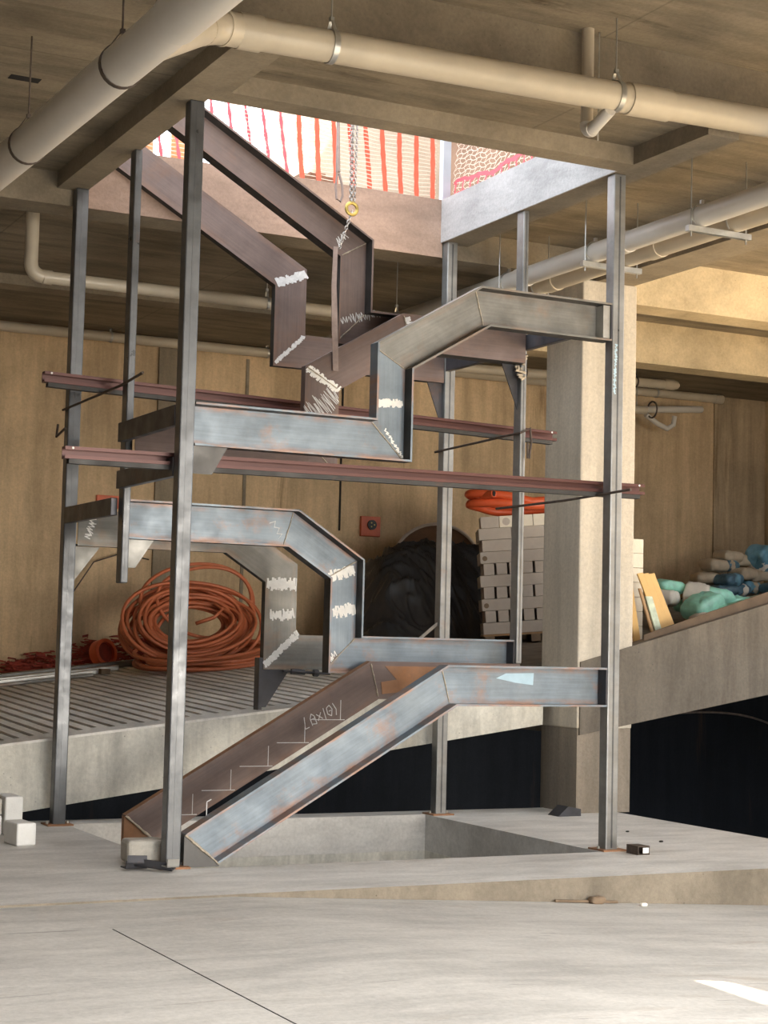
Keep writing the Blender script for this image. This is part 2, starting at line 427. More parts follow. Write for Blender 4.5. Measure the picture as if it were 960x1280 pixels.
# walls behind
mb = MB(); mb.box(-11, 12.27, 9.2, 9.5, -0.5, 5.35); struct('wall_back', mb, M['wall'])
mb = MB(); mb.box(12.27, 12.95, 8.75, 9.5, 0.5, 5.06); mb.box(12.95, 16, 9.2, 9.5, 0.5, 5.35)
struct('column', mb, M['wall'], 'tan concrete wall column in the far right corner')
mb = MB(); mb.box(11.35, 12.26, 9.17, 9.2, 1.8, 5.06); struct('trim_2', mb, M['wallm'])
mb = MB(); mb.box(3.02, 3.32, 9.16, 9.2, 0.9, 5.06); struct('trim_3', mb, M['walld'])
mb = MB(); mb.box(4.16, 4.20, 9.185, 9.2, 1.1, 4.9); struct('trim_4', mb, M['beam'])
mb = MB(); mb.box(5.478, 5.50, 9.185, 9.2, 2.84, 4.9); struct('trim_5', mb, M['dark'])
mb = MB(); mb.box(14, 14.3, -1.0, 9.6, -2.6, 5.4); struct('wall_right', mb, M['wall'])
# sunlit raised landing in the light well to the right, outside the view
mb = MB(); mb.box(6.5, 14, -9.5, 0.2, -1.2, 1.25); mb.box(8.2, 14, 0.2, 2.3, -1.2, 1.25); struct('floor', mb, M['landing'])
mb = MB(); mb.box(6.4, 14.2, -20, -9.5, -1.2, 5.44); struct('wall_side', mb, M['walld'])

# ceilings
mb = MB()
mb.box(-11, 14, 2.63, 9.4, 5.06, 5.31)
mb.box(-11, 0.10, -1.10, 2.63, 5.06, 5.31)
mb.box(3.30, 9.0, -1.10, 0.5, 5.06, 5.31); mb.box(3.30, 9.9, 0.5, 2.63, 5.06, 5.31)
mb.box(0.10, 3.30, -1.10, -0.05, 5.06, 5.31)
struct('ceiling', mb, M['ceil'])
mb = MB()                               # lips round the stair opening
mb.box(0.10, 3.30, -0.25, -0.05, ZT, 5.06)
mb.prism([(-0.13, -1.12), (0.18, -1.12), (0.18, -0.25), (0.10, -0.25), (0.10, 2.63), (-0.13, 2.63)], 2, ZT, 5.06)
mb.box(3.30, 3.56, -1.12, 2.63, ZT, 5.06)
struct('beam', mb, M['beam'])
# foreground ceiling, open to an invented yard beyond Y = -5.4; an unseen gap added to shape one patch of sun
pc = [(1.29, -3.71), (1.465, -3.754), (1.50, -4.03), (1.24, -4.33)]       # patch outline on the floor
kk = (5.44 + 0.10)/SUN_DIR.z
hp = [(x + SUN_DIR.x*kk, y + SUN_DIR.y*kk) for x, y in pc]
mb = MB()
yA, yB = -5.60, -1.12
xa, xb = min(p[0] for p in hp), max(p[0] for p in hp)
ya_, yb_ = min(p[1] for p in hp)-.05, max(p[1] for p in hp)+.05; xa -= .05; xb += .05
mb.box(-11, xa, yA, yB, 5.44, 5.50); mb.box(xb, 9.0, yA, yB, 5.44, 5.50)
mb.box(xa, xb, yA, ya_, 5.44, 5.50); mb.box(xa, xb, yb_, yB, 5.44, 5.50)
ro = [(xa, yb_), (xb, yb_), (xb, ya_), (xa, ya_)]
for i in range(4):
    j = (i+1) % 4; mb.prism([ro[i], ro[j], hp[j], hp[i]], 2, 5.44, 5.50)
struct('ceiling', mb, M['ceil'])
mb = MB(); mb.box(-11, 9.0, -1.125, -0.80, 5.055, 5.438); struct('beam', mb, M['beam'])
mb = MB(); mb.box(-1.0, 8.2, -5.85, -5.601, 3.75, 5.50); struct('beam', mb, M['beam'])          # beam added above the view to block lamp light
mb = MB(); mb.box(-11, -2.5, -20, -5.86, 5.44, 5.50); struct('ceiling', mb, M['ceil'])  # unseen ceiling added to shut out sky light from the left
mb = MB(); mb.box(-11, -2.2, -20.3, -20, -1, 5.5); struct('wall_light_block', mb, M['void'])  # unseen wall added to close off light on the left
mb = MB(); mb.box(-11, 4.76, 2.63, 2.98, 4.80, 5.06); struct('beam', mb, M['beam'])
mb = MB(); mb.box(-11, 4.76, 6.60, 6.90, 4.955, 5.06); struct('beam', mb, M['beam'])
mb = MB(); mb.box(4.76, 5.15, -1.12, 6.9, 4.72, 5.06); struct('beam', mb, M['beam'])
mb = MB(); mb.box(5.15, 14, 2.60, 2.95, 4.615, 5.06); struct('beam', mb, M['beamr'])
mb = MB(); mb.box(5.15, 14, 5.15, 5.5, 4.60, 5.06); struct('beam', mb, M['beamr'])
mb = MB(); mb.box(4.608, 5.172, 2.36, 2.942, 0, 0.735); struct('column', mb, M['colbase'], 'lower part of the square concrete column, brown with shade painted in')
mb = MB(); mb.box(4.60, 5.18, 2.352, 2.95, 0.735, 4.72)
struct('column', mb, M['column'], 'square concrete column standing right of the stair frame', bevel=0.012)
# fascias of the opening, faced separately in two tones
mb = MB(); mb.box(0.10, 3.30, 2.615, 2.63, 4.80, 5.31); struct('trim_6', mb, M['fascia'])
mb = MB(); mb.box(3.285, 3.30, -0.05, 2.614, ZT, 5.31); struct('trim_7', mb, M['fasciaw'])

# upper level seen through the opening
mb = MB(); mb.box(4.75, 12, 9.0, 9.3, 5.31, 12); struct('wall_upper', mb, M['outer'])
mb = MB(); mb.box(8.0, 8.3, 3.5, 9.0, 5.31, 13); struct('wall_upper', mb, M['brick'])  # unseen wall added to keep the sun off the upper wall
mb = MB(); mb.box(4.33, 4.75, 8.8, 9.3, 5.31, 12); struct('column', mb, M['outerc'], 'pale rendered column on the level above the opening')
mb = MB(); mb.box(5.0, 5.3, -2.9, 5.7, 5.31, 15); mb.box(5.0, 5.3, -20, -6.4, 5.51, 21); struct('wall_upper', mb, M['brick'])  # brown wall behind the net, heightened to block sun; the other box only blocks

# ---------------------------------------------------------------- the steel stair frame
frame = thing('stair_frame', 'tall welded steel stair frame of posts and cranked stringers round the floor pit', 'staircase', (0, 0, 0))
PW = 0.1


def post(x, y, z0, z1, wx=PW, wy=PW, mat='post', plate=True):
    mb = MB(); mb.box(x, x+wx, y, y+wy, z0, z1)
    uv = [(z, 0.0) for (_, _, z) in mb.v]
    o = mb.build('post', M[mat], frame, bevel=0.008, uv=uv)
    if plate:
        p = MB(); p.box(x-0.05, x+wx+0.05, y-0.05, y+wy+0.05, z0, z0+0.012)
        p.build('base_plate', M['rusty'], o)
        for sx in (-0.03, wx+0.03):
            q = MB(); q.tube([(x+sx, y+wy/2, z0+0.01), (x+sx, y+wy/2, z0+0.03)], 0.011, 6); q.build('bolt', M['zinc'], o)
    q = MB()                             # weld seam down the front face where two channels meet
    q.box(x+wx*0.44, x+wx*0.56, y-0.0015, y, z0+0.02, z1-0.02); q.build('weld_seam', M['post'], o)
    return o


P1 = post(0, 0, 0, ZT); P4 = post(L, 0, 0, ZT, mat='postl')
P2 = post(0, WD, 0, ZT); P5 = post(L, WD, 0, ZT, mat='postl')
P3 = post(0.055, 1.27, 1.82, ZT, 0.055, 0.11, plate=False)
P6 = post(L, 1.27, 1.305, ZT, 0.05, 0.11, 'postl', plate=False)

H = 0.28


def channel(path, y0, toes, mat, h=H, m0=None, m1=None, depth=0.075):
    """C section swept along a polyline in the XZ plane, mitred; toes -1 opens to the camera"""
    tw, tf = 0.009, 0.014
    ys = [0, depth, depth, 0, 0, depth-tw, depth-tw, 0]
    ds = [.5, .5, -.5, -.5, -.5+tf/h, -.5+tf/h, .5-tf/h, .5-tf/h]
    pts = [Vector((a, b)) for a, b in path]; ms = []
    for i, p in enumerate(pts):
        def nrm(a, b):
            d = (b-a).normalized(); return Vector((-d.y, d.x))
        if i == 0: mm = nrm(pts[0], pts[1]) if m0 is None else Vector(m0)
        elif i == len(pts)-1: mm = nrm(pts[-2], pts[-1]) if m1 is None else Vector(m1)
        else:
            a, b = nrm(pts[i-1], p), nrm(p, pts[i+1]); mm = (a+b).normalized(); mm = mm/mm.dot(a)
        ms.append(mm)
    mb = MB(); vs = []; uv = []; fs = []; run = 0; n = 8
    for i, p in enumerate(pts):
        if i: run += (p-pts[i-1]).length
        for y, d in zip(ys, ds):
            q = p + ms[i]*d*h
            yy = y0 + y if toes < 0 else y0 + depth - y
            vs.append((q.x, yy, q.y)); uv.append((run, d))
    for i in range(len(pts)-1):
        for k in range(n): fs.append((i*n+k, i*n+(k+1) % n, (i+1)*n+(k+1) % n, (i+1)*n+k))
    fs += [tuple(range(n)), tuple((len(pts)-1)*n+k for k in range(n))]
    mb.add(vs, fs)
    o = mb.build('stringer', M[mat], frame, uv=uv)
    o.data.materials.append(M['flange'])          # dark mill scale, with shade painted on downward and upright flange faces
    for i in range(len(pts)-1):
        d = pts[i+1]-pts[i]; up = abs(d.y) > 3*abs(d.x)
        for k in range(n):
            if k in (6, 2) or (up and k == 4): o.data.polygons[i*n+k].material_index = 1
    return o, pts, ms


def weldlines(o, pts, ms, yweb, h=H, w=0.010, which=None):
    for i in (which if which is not None else range(1, len(pts)-1)):
        a = pts[i]+ms[i]*h*0.43; b = pts[i]-ms[i]*h*0.43
        q = MB(); n = 14
        path = [(a.x+(b.x-a.x)*k/n + RND.uniform(-.002, .002), yweb-0.003, a.y+(b.y-a.y)*k/n) for k in range(n+1)]
        q.tube(path, [w*0.5*RND.uniform(.7, 1.25) for _ in path], 6); q.build('weld_bead', M['weld'], o, smooth=True)


def scribble(o, yweb, a, b, spread, n, mat='white', w=0.012, name='paint_mark', seed=1):
    """hand-brushed zigzag of paint between a and b on the web face"""
    r = random.Random(seed); a = Vector(a); b = Vector(b); d = (b-a); nn = Vector((-d.y, d.x)).normalized()
    w *= 1.45; n = int(n*1.35)
    mb = MB(); path = []
    for k in range(n+1):
        t = k/n; p = a + d*t + nn*spread*(1 if k % 2 else -1)*r.uniform(.35, 1.0) + d.normalized()*r.uniform(-.012, .012)
        path.append(p)
    for k in range(n):
        p, q = path[k], path[k+1]; e = (q-p); 
        if e.length < 1e-4: continue
        e.normalize(); s = Vector((-e.y, e.x))*w*0.5*r.uniform(.6, 1.3); yy = yweb-0.0010-0.00004*k
        c = [p-s-e*.003, q-s*r.uniform(.5, 1)+e*.003, q+s*r.uniform(.5, 1)+e*.003, p+s-e*.003]
        mb.add([(v.x, yy, v.y) for v in c], [(0, 1, 2, 3)])
    return mb.build(name, M[mat], o)


def strokes(o, yweb, lines, w=0.006, mat='chalk', name='chalk_mark'):
    mb = MB()
    for ln in lines:
        for p, q in zip(ln[:-1], ln[1:]):
            p = Vector(p); q = Vector(q); e = (q-p).normalized(); s = Vector((-e.y, e.x))*w*0.5
            c = [p-s, q-s, q+s, p+s]; yy = yweb-0.0012
            mb.add([(v.x, yy, v.y) for v in c] + [(v.x, yy+.001, v.y) for v in c],
                   [(0, 1, 2, 3), (0, 4, 5, 1), (1, 5, 6, 2), (2, 6, 7, 3), (3, 7, 4, 0)])
    return mb.build(name, M[mat], o)


YN, YF1, YM, YW = 0.0, 1.20, 1.29, WD
DP = 0.115
MWEB = lambda y0: y0 + DP - 0.009            # visible web face of a section that opens to the camera
p1 = [(0.245, 0.115), (2.035, 1.163), (3.305, 1.163)]
me = Vector((0.13-0.36, 0.21-0.02))/H
p2 = [(0.115, 2.275), (1.385, 2.275), (1.835, 1.99), (1.835, 1.35), (3.305, 1.35)]
p3 = [(0.105, 2.82), (1.54, 2.82), (1.54, 3.40), (2.245, 3.82), (3.305, 3.82)]
p4 = [(0.11, 5.428), (1.845, 4.44), (1.845, 3.83), (3.305, 3.83)]
# flight 1
f1n, pt, ms = channel(p1, YN, -1, 'sblue', m0=me, depth=DP); f1n['label'] = 'near lower stringer, blue-grey with a pale blue paint patch'
weldlines(f1n, pt, ms, MWEB(YN))
f1f, pt1f, ms1f = channel(p1, YF1, 1, 'sbrown', m0=me)
f1f.data.materials.append(M['rusty'])
for i in range(2): f1f.data.polygons[i*8].material_index = 2
weldlines(f1f, pt1f, ms1f, YF1)
# flight 2
f2n, pt2, ms2 = channel(p2, YM, -1, 'sblue', depth=DP); weldlines(f2n, pt2, ms2, MWEB(YM))
f2f, pt2f, ms2f = channel(p2, YW+0.01, 1, 'sgrey')
# flight 3
f3n, pt3, ms3 = channel(p3, YN, -1, 'sgrey', depth=DP)
f3n.data.materials.append(M['sblue'])        # lower lengths are bluer stock than the upper ones
for i in range(2):
    for k in range(8):
        if f3n.data.polygons[i*8+k].material_index == 0: f3n.data.polygons[i*8+k].material_index = 2
weldlines(f3n, pt3, ms3, MWEB(YN))
f3f, pt3f, ms3f = channel(p3, YF1, 1, 'sbrown'); weldlines(f3f, pt3f, ms3f, YF1)
# flight 4
f4n, pt4, ms4 = channel(p4, YM, -1, 'sbrown', depth=DP); weldlines(f4n, pt4, ms4, MWEB(YM))
f4f, pt4f, ms4f = channel(p4, YW+0.01, 1, 'sbrown')

# foot plates that close the cut lower ends of flight 1
for o, y0 in ((f1n, YN), (f1f, YF1)):
    q = MB(); q.prism([(0.125, 0.205), (0.125, -0.04 if y0 else 0.0), (0.365, -0.04 if y0 else 0.0), (0.365, 0.018)], 1, y0+0.012, y0+(0.131 if y0 == 0 else 0.066))
    q.build('foot_plate', M['footp'] if y0 == 0 else M['rusty'], o)
    q = MB(); path = [(0.13+0.23*k/12, y0+0.008 if y0 == 0 else y0-0.004, 0.205-0.188*k/12+RND.uniform(-.003, .003)) for k in range(13)]
    q.tube(path, [0.008*RND.uniform(.7, 1.4) for _ in path], 6); q.build('weld_bead', M['weld'], o, smooth=True)

# paint, weld dust and chalk on the webs
strokes(f1n, MWEB(YN), [[(0.305, 0.30), (0.305, 0.40), (0.335, 0.415)]])
q = MB(); yy = MWEB(YN)-0.0012
q.prism([(2.44, 1.215), (2.52, 1.25), (2.75, 1.255), (2.745, 1.17), (2.60, 1.185)], 1, yy, yy+0.001); q.build('paint_patch', M['skyblue'], f1n)
# setting-out marks for the treads and a chalk note on the far lower stringer
marks = []
for k in range(5):
    x = 0.42 + 0.285*k; z = 0.115 + (x-0.245)*0.585 + 0.02
    marks += [[(x-0.02, z-0.035), (x+0.235, z-0.035)], [(x+0.20, z-0.035), (x+0.20, z+0.11)]]
strokes(f1f, YF1, marks, 0.005)
cx, cz, ca = 1.48, 0.80, math.radians(24)
def T(u, v): return (cx + u*math.cos(ca) - v*math.sin(ca), cz + u*math.sin(ca) + v*math.cos(ca))
G = [[(0.035, 0.0), (0.0, 0.0), (0.022, 0.085)],
     [(0.062, 0.0), (0.062, 0.055), (0.082, 0.085), (0.100, 0.060), (0.100, 0.0), (0.062, 0.012)], [(0.062, 0.045), (0.100, 0.045)],
     [(0.118, 0.015), (0.158, 0.065)], [(0.158, 0.015), (0.118, 0.065)],
     [(0.180, 0.0), (0.186, 0.085)],
     [(0.230, 0.005), (0.206, 0.030), (0.212, 0.075), (0.240, 0.085), (0.252, 0.050), (0.230, 0.005)], [(0.222, 0.045), (0.240, 0.045)],
     [(0.268, -0.005), (0.282, 0.035), (0.270, 0.088)]]
strokes(f1f, YF1, [[T(*p) for p in g] for g in G], 0.006)
# flight 2: brushed white marks
scribble(f2n, MWEB(YM), (1.73, 1.93), (1.94, 1.99), 0.045, 34, seed=3)
scribble(f2n, MWEB(YM), (1.78, 1.66), (1.95, 1.70), 0.05, 26, seed=4)
scribble(f2n, MWEB(YM), (1.73, 1.29), (1.80, 1.36), 0.03, 8, w=0.006, seed=5)
scribble(f2n, MWEB(YM), (1.25, 2.33), (1.33, 2.21), 0.03, 5, w=0.004, mat='chalk', name='chalk_mark', seed=6)
yb = YW+0.01
scribble(f2f, yb, (1.72, 1.90), (1.96, 1.90), 0.055, 44, seed=7)
scribble(f2f, yb, (1.74, 1.64), (1.95, 1.66), 0.05, 26, seed=8)
scribble(f2f, yb, (1.71, 1.24), (1.99, 1.50), 0.030, 46, w=0.020, seed=9)
scribble(f2f, yb, (0.19, 2.20), (0.24, 2.36), 0.03, 14, w=0.007, seed=10)
# flight 3
scribble(f3n, MWEB(YN), (1.44, 3.08), (1.64, 3.09), 0.028, 46, seed=11)
scribble(f3n, MWEB(YN), (1.52, 2.90), (1.66, 2.72), 0.012, 26, w=0.006, seed=12)
scribble(f3f, YF1, (1.42, 3.46), (1.67, 3.32), 0.036, 60, seed=13)
scribble(f3f, YF1, (1.43, 3.10), (1.66, 3.30), 0.10, 26, w=0.004, mat='chalk', seed=14)
scribble(f3f, YF1, (1.42, 3.04), (1.67, 3.04), 0.022, 40, seed=15)
scribble(f3f, YF1, (2.24, 3.93), (2.31, 3.78), 0.035, 20, mat='chalk', seed=16)
# flight 4
scribble(f4f, yb, (1.72, 4.38), (1.98, 4.48), 0.040, 46, w=0.016, mat='chalk', seed=17)
scribble(f4f, yb, (1.73, 3.72), (1.97, 3.95), 0.018, 40, w=0.014, mat='chalk', seed=18)
scribble(f4n, MWEB(YM), (1.75, 3.88), (2.10, 3.98), 0.04, 26, w=0.004, mat='chalk', name='chalk_mark', seed=19)
scribble(f4n, MWEB(YM), (1.72, 4.48), (1.80, 4.55), 0.035, 8, w=0.005, mat='chalk', name='chalk_mark', seed=20)
# end plates
q = MB(); q.box(3.235, 3.295, 0.012, DP-.009, 3.70, 3.94); q.build('weld_plate', M['zinc'], f3n)
for (o, y0) in ((f1n, YN), (f3n, YN), (f2n, YM)):
    q = MB(); zc = {f1n: 1.163, f3n: 3.82, f2n: 1.35}[o]; q.box(3.296, 3.309, y0+.001, y0+DP-.01, zc-.126, zc+.126); q.build('end_plate', M['sdark'], o)

# cross tubes tying the posts together on the left and the right
def cross(x, y0, y1, z0, z1, mat='sdark'):
    mb = MB(); mb.box(x, x+0.05, y0, y1, z0, z1); return mb.build('cross_beam', M[mat], frame, bevel=0.004)
cross(-0.005, 0.10, 1.262, 2.81, 2.945); cross(-0.005, 0.10, 1.262, 2.48, 2.605); cross(0.0, 1.38, WD, 2.30, 2.425)
cross(L+0.002, 0.10, 1.27, 3.79, 3.91); cross(L+0.002, 1.38, WD, 3.79, 3.91)
def gusset(poly, y, mat='sgrey', t=0.01):
    mb = MB(); mb.prism(poly, 1, y, y+t); return mb.build('gusset', M[mat], frame)
gusset([(0.10, 2.68), (0.34, 2.68), (0.24, 2.50), (0.10, 2.50)], 0.03, 'footp')
gusset([(0.11, 2.13), (0.30, 2.13), (0.17, 1.93), (0.11, 1.93)], 1.30, 'sgrey')
gusset([(0.10, 2.13), (0.30, 2.13), (0.10, 1.86)], 2.56, 'sgrey')
gusset([(3.31, 3.68), (3.16, 3.68), (3.31, 3.32)], 1.32, 'sdark')
gusset([(3.31, 3.69), (3.16, 3.69), (3.31, 3.30)], 2.57, 'sdark')
gusset([(3.31, 1.60), (3.17, 1.49), (3.13, 1.49), (3.31, 1.635)], 2.57, 'sgrey')
# triangular bracket hanging below the far corner of flight 2, and its turnbuckle
mb = MB(); mb.prism([(1.66, 1.205), (1.93, 1.205), (1.73, 0.90), (1.69, 0.90)], 1, WD+0.02, WD+0.03)
mb.box(1.645, 1.675, WD-0.03, WD+0.07, 0.88, 1.30)
br = mb.build('bracket', M['sdark'], frame)
mb = MB(); mb.tube([(1.86, WD-0.02, 1.195), (2.28, WD-0.02, 1.178)], 0.011, 8); tb = mb.build('turnbuckle', M['sdark'], frame)
mb = MB(); mb.tube([(1.93, WD-0.02, 1.192), (2.05, WD-0.02, 1.187)], 0.022, 8); mb.build('nut', M['sdark'], tb)
mb = MB(); mb.tube([(2.13, WD-0.02, 1.184), (2.17, WD-0.02, 1.182)], 0.03, 8)
mb.build('nut', M['sdark'], tb)
# torn rusty plate at the end of the far lower stringer
mb = MB(); mb.prism([(2.12, 1.27), (2.75, 1.27), (2.60, 1.10), (2.35, 1.13), (2.28, 1.08), (2.10, 1.06), (2.09, 1.15), (2.22, 1.17)], 1, YF1-0.004, YF1)
mb.build('rust_patch', M['rusty'], f1f)
# weld at P6 below the flight 3 stringer, blue smear on P4
scribble(P4, 0.0, (L+0.02, 3.30), (L+0.03, 3.66), 0.012, 26, mat='skyblue', w=0.008, seed=30)
mb = MB()
for k in range(16):
    z = 3.55+0.2*RND.random(); mb.tube([(L+RND.uniform(-.06, .05), 1.262, z), (L+RND.uniform(-.06, .05), 1.262, z+RND.uniform(-.03, .03))], 0.012, 5)
mb.build('weld_bead', M['weld'], P6)

# ---------------------------------------------------------------- red steel channels on rebar
def purlin(name, label, x0, x1, y, z, zslope=0.0, h=0.078, d=0.075):
    o = thing(name, label, 'steel channel', (x0, y, z)); z += 0.030
    mb = MB(); a, b = x0+.03, x1-.035
    for q0, q1 in ((y-d+.012, y-d+.018), (y-.008, y-.002)):
        za, zb = z+zslope*.03, z+zslope*(x1-x0-.035)
        mb.hexa([(a, q0, za-.030), (b, q0, zb-.030), (b, q1, zb-.030), (a, q1, za-.030), (a, q0, za), (b, q0, zb), (b, q1, zb), (a, q1, za)])
    mb.hexa([(a, y-d+.018, za-.030), (b, y-d+.018, zb-.030), (b, y-.008, zb-.030), (a, y-.008, za-.030), (a, y-d+.018, za-.026), (b, y-d+.018, zb-.026), (b, y-.008, zb-.026), (a, y-.008, za-.026)])
    lw = mb.build('lower_lip', M['flange'], o); lw['label'] = 'black lower lip'
    t = 0.006
    prof = [(-d, 0), (0, 0), (0, h), (-d, h), (-d, h-.022), (-d+t, h-.022), (-d+t, h-t), (-t, h-t), (-t, t), (-d+t, t), (-d+t, .022), (-d, .022)]
    mb = MB(); n = len(prof)
    vs = [(x0, y+a, z+b) for a, b in prof] + [(x1, y+a, z+b+zslope*(x1-x0)) for a, b in prof]
    fs = [tuple(range(n))[::-1], tuple(range(n, 2*n))] + [(i, (i+1) % n, (i+1) % n+n, i+n) for i in range(n)]
    mb.add(vs, fs); mb.build('section', M['red'], o)
    for xx in (x0+0.05, x1-0.05):
        mb = MB(); zz = z+zslope*(xx-x0); mb.tube([(xx, y-d-.003, zz+h-.011), (xx, y-d+.002, zz+h-.011)], 0.008, 8); mb.build('bolt_hole', M['white'], o)
    return o
purlin('steel_channel', 'upper of two long red steel channels, passing behind the stringers at the back', -0.45, 3.87, 1.68, 3.213, -0.024)
purlin('steel_channel', 'lower of two long red steel channels, running close behind both front posts', -0.70, 3.72, 0.225, 2.522, 0.008)

def rebar(label, pts):
    mb = MB(); mb.tube(pts, 0.010, 7, cap=True); o = mb.build('rebar', M['rebar'], smooth=True); return tag(o, label, 'rebar')
rebar('steel rebar tied across the left posts under the upper red channel', [(-0.012, 0.74, 3.235), (-0.012, 1.2, 3.205), (-0.012, 2.64, 3.19)])
rebar('steel rebar with looped end, tied across the right back posts under the upper red channel',
      [(L-0.012, 2.66, 3.10), (L-0.012, 1.9, 3.115), (L-0.012, 1.24, 3.13), (L+0.07, 1.235, 3.17), (L+0.085, 1.24, 3.06), (L+0.07, 1.245, 2.93), (L+0.058, 1.245, 2.93), (L+0.055, 1.245, 3.06)])
rebar('steel rebar crossing the right front post under the lower red channel', [(L-0.012, -0.27, 2.572), (L-0.012, 0.6, 2.548), (L-0.012, 1.60, 2.545)])
rebar('short steel rebar stub tied to the left back post under the upper red channel', [(-0.03, 2.50, 3.03), (-0.05, 2.66, 2.98), (-0.03, 2.70, 3.08)])

# ---------------------------------------------------------------- pipes and their hangers
def elbow(c, d1, d2, r, n=8):
    """quarter bend from direction d1 to d2 round corner point c"""
    c, d1, d2 = Vector(c), Vector(d1).normalized(), Vector(d2).normalized(); R = r*1.5
    a = c - d1*R; out = []
    for k in range(n+1):
        t = (k/n)*PI/2; out.append(a + d1*R*math.sin(t) + d2*R*(1-math.cos(t)))
    return out


def ring_on(p, d, r, w, n=20):
    p = Vector(p); d = Vector(d).normalized(); mb = MB(); mb.tube([p-d*w/2, p+d*w/2], r, n); return mb


pipe = thing('drain_pipe', 'long cream plastic drain pipe hung along the ceiling beam over the stair opening', 'pipe', (-0.42, -1.45, 4.87))
zx = lambda x: 4.882 + 0.0205*(x+0.1)
mb = MB(); mb.tube([(-0.25, -1.45, zx(-0.25)), (9.3, -1.45, zx(9.3))], 0.094, 24); mb.build('pipe_run', M['pvc'], pipe, smooth=True)
for x0, x1 in ((-0.26, -0.12), (2.40, 2.72)):
    mb = MB(); mb.tube([(x0, -1.45, zx(x0)), (x1, -1.45, zx(x1))], 0.104, 24); mb.build('coupling', M['pvc'], pipe, smooth=True)
mb = MB(); mb.tube([(-1.02, -2.25, 4.42), (-0.60, -1.72, 4.74), (-0.50, -1.58, 4.81), (-0.40, -1.49, 4.86), (-0.24, -1.45, zx(-.24))], 0.098, 24)
mb.build('elbow', M['pvc'], pipe, smooth=True)
for p, d in (((-0.56, -1.66, 4.775), (1, 1.25, .7)), ((-0.36, -1.475, 4.868), (1, 0.4, 0.15))):
    mb = ring_on(p, d, 0.106, 0.02); mb.build('collar', M['pvc'], pipe, smooth=True)

bigp = thing('drain_pipe', 'thick grey plastic drain pipe running into the depth at the upper left', 'pipe', (-1.12, -3.0, 4.32))
zy = lambda y: 4.343 + 0.0245*(y+2.0)
mb = MB(); mb.tube([(-1.12, -5.0, zy(-5.0)), (-1.12, 6.4, zy(6.4))], 0.110, 28); mb.build('pipe_run', M['pvcg'], bigp, smooth=True)
mb = MB(); mb.tube([(-1.12, -3.6, zy(-3.6)), (-1.12, -2.86, zy(-2.86))], 0.120, 28); mb.build('coupling', M['pvcg'], bigp, smooth=True)


def ring_hanger(c, axis, r, ztop, label, mat='zinc', strap=0.018, grp='pipe hangers on threaded rods', off=(0, 0)):
    c = Vector(c); o = thing('pipe_hanger', label, 'pipe hanger', c, grp)
    ax = Vector((1, 0, 0)) if axis == 'x' else Vector((0, 1, 0)); sd = Vector((0, 1, 0)) if axis == 'x' else Vector((1, 0, 0))
    mb = MB(); n = 24; vs = []; fs = []
    path = [c + sd*math.cos(2*PI*k/n)*(r+.003) + Vector((0, 0, 1))*math.sin(2*PI*k/n)*(r+.003) for k in range(n)]
    for p in path:
        rad = (p-c).normalized()
        vs += [p-ax*strap, p+ax*strap, p+ax*strap+rad*.004, p-ax*strap+rad*.004]
    for k in range(n):
        a = k*4; b = ((k+1) % n)*4
        for j in range(4): fs.append((a+j, a+(j+1) % 4, b+(j+1) % 4, b+j))
    mb.add(vs, fs); mb.build('strap', M[mat], o, smooth=True)
    top = c + Vector((0, 0, r+.07))
    mb = MB()
    for s in (-1, 1): mb.ribbon([c + sd*s*.6*r + Vector((0, 0, r*.82)), top+sd*s*.006], strap*1.2, ax, .004)
    mb.box(top.x-.012, top.x+.012, top.y-.012, top.y+.012, top.z-.012, top.z+.012)
    mb.build('yoke', M[mat], o)
    mb = MB(); mb.tube([top, (top.x+off[0], top.y+off[1], ztop)], 0.0055, 6); mb.build('rod', M[mat], o)
    return o
ring_hanger((0.325, -1.45, zx(.325)), 'x', 0.094, 5.44, 'zinc strap hanger on the cream ceiling pipe, left of the two over the opening')
ring_hanger((2.318, -1.45, zx(2.318)), 'x', 0.094, 5.44, 'zinc strap hanger on the cream ceiling pipe beside its coupling')
ring_hanger((-1.12, -2.05, zy(-2.05)), 'y', 0.110, 5.44, 'dark strap hanger on the thick grey pipe, nearer one', 'rebar')
ring_hanger((-1.12, -0.25, zy(-.25)), 'y', 0.110, 5.06, 'dark strap hanger on the thick grey pipe, farther one at the left edge', 'rebar')

# small riser pipe that drops in front of the beam and turns back into the main pipe
ris = thing('riser_pipe', 'thin cream riser pipe dropping beside the beam and bending under the cream ceiling pipe', 'pipe', (2.27, -1.19, 4.75))
mb = MB(); mb.tube([(2.27, -1.195, 5.44), (2.27, -1.195, 4.82)], 0.040, 16); mb.build('pipe_run', M['pvc'], ris, smooth=True)
mb = MB(); mb.tube(elbow((2.27, -1.195, 4.755), (0, 0, -1), (0, -1, 0.10), 0.042), 0.047, 16); mb.build('elbow', M['pvcg'], ris, smooth=True)
mb = MB(); mb.tube([(2.27, -1.25, 4.758), (2.27, -1.46, 4.835)], 0.040, 16); mb.build('branch', M['pvcg'], ris, smooth=True)
mb = MB(); mb.tube([(2.36, -1.19, 5.44), (2.36, -1.19, 4.72)], 0.006, 6); mb.build('rod', M['zinc'], ris)

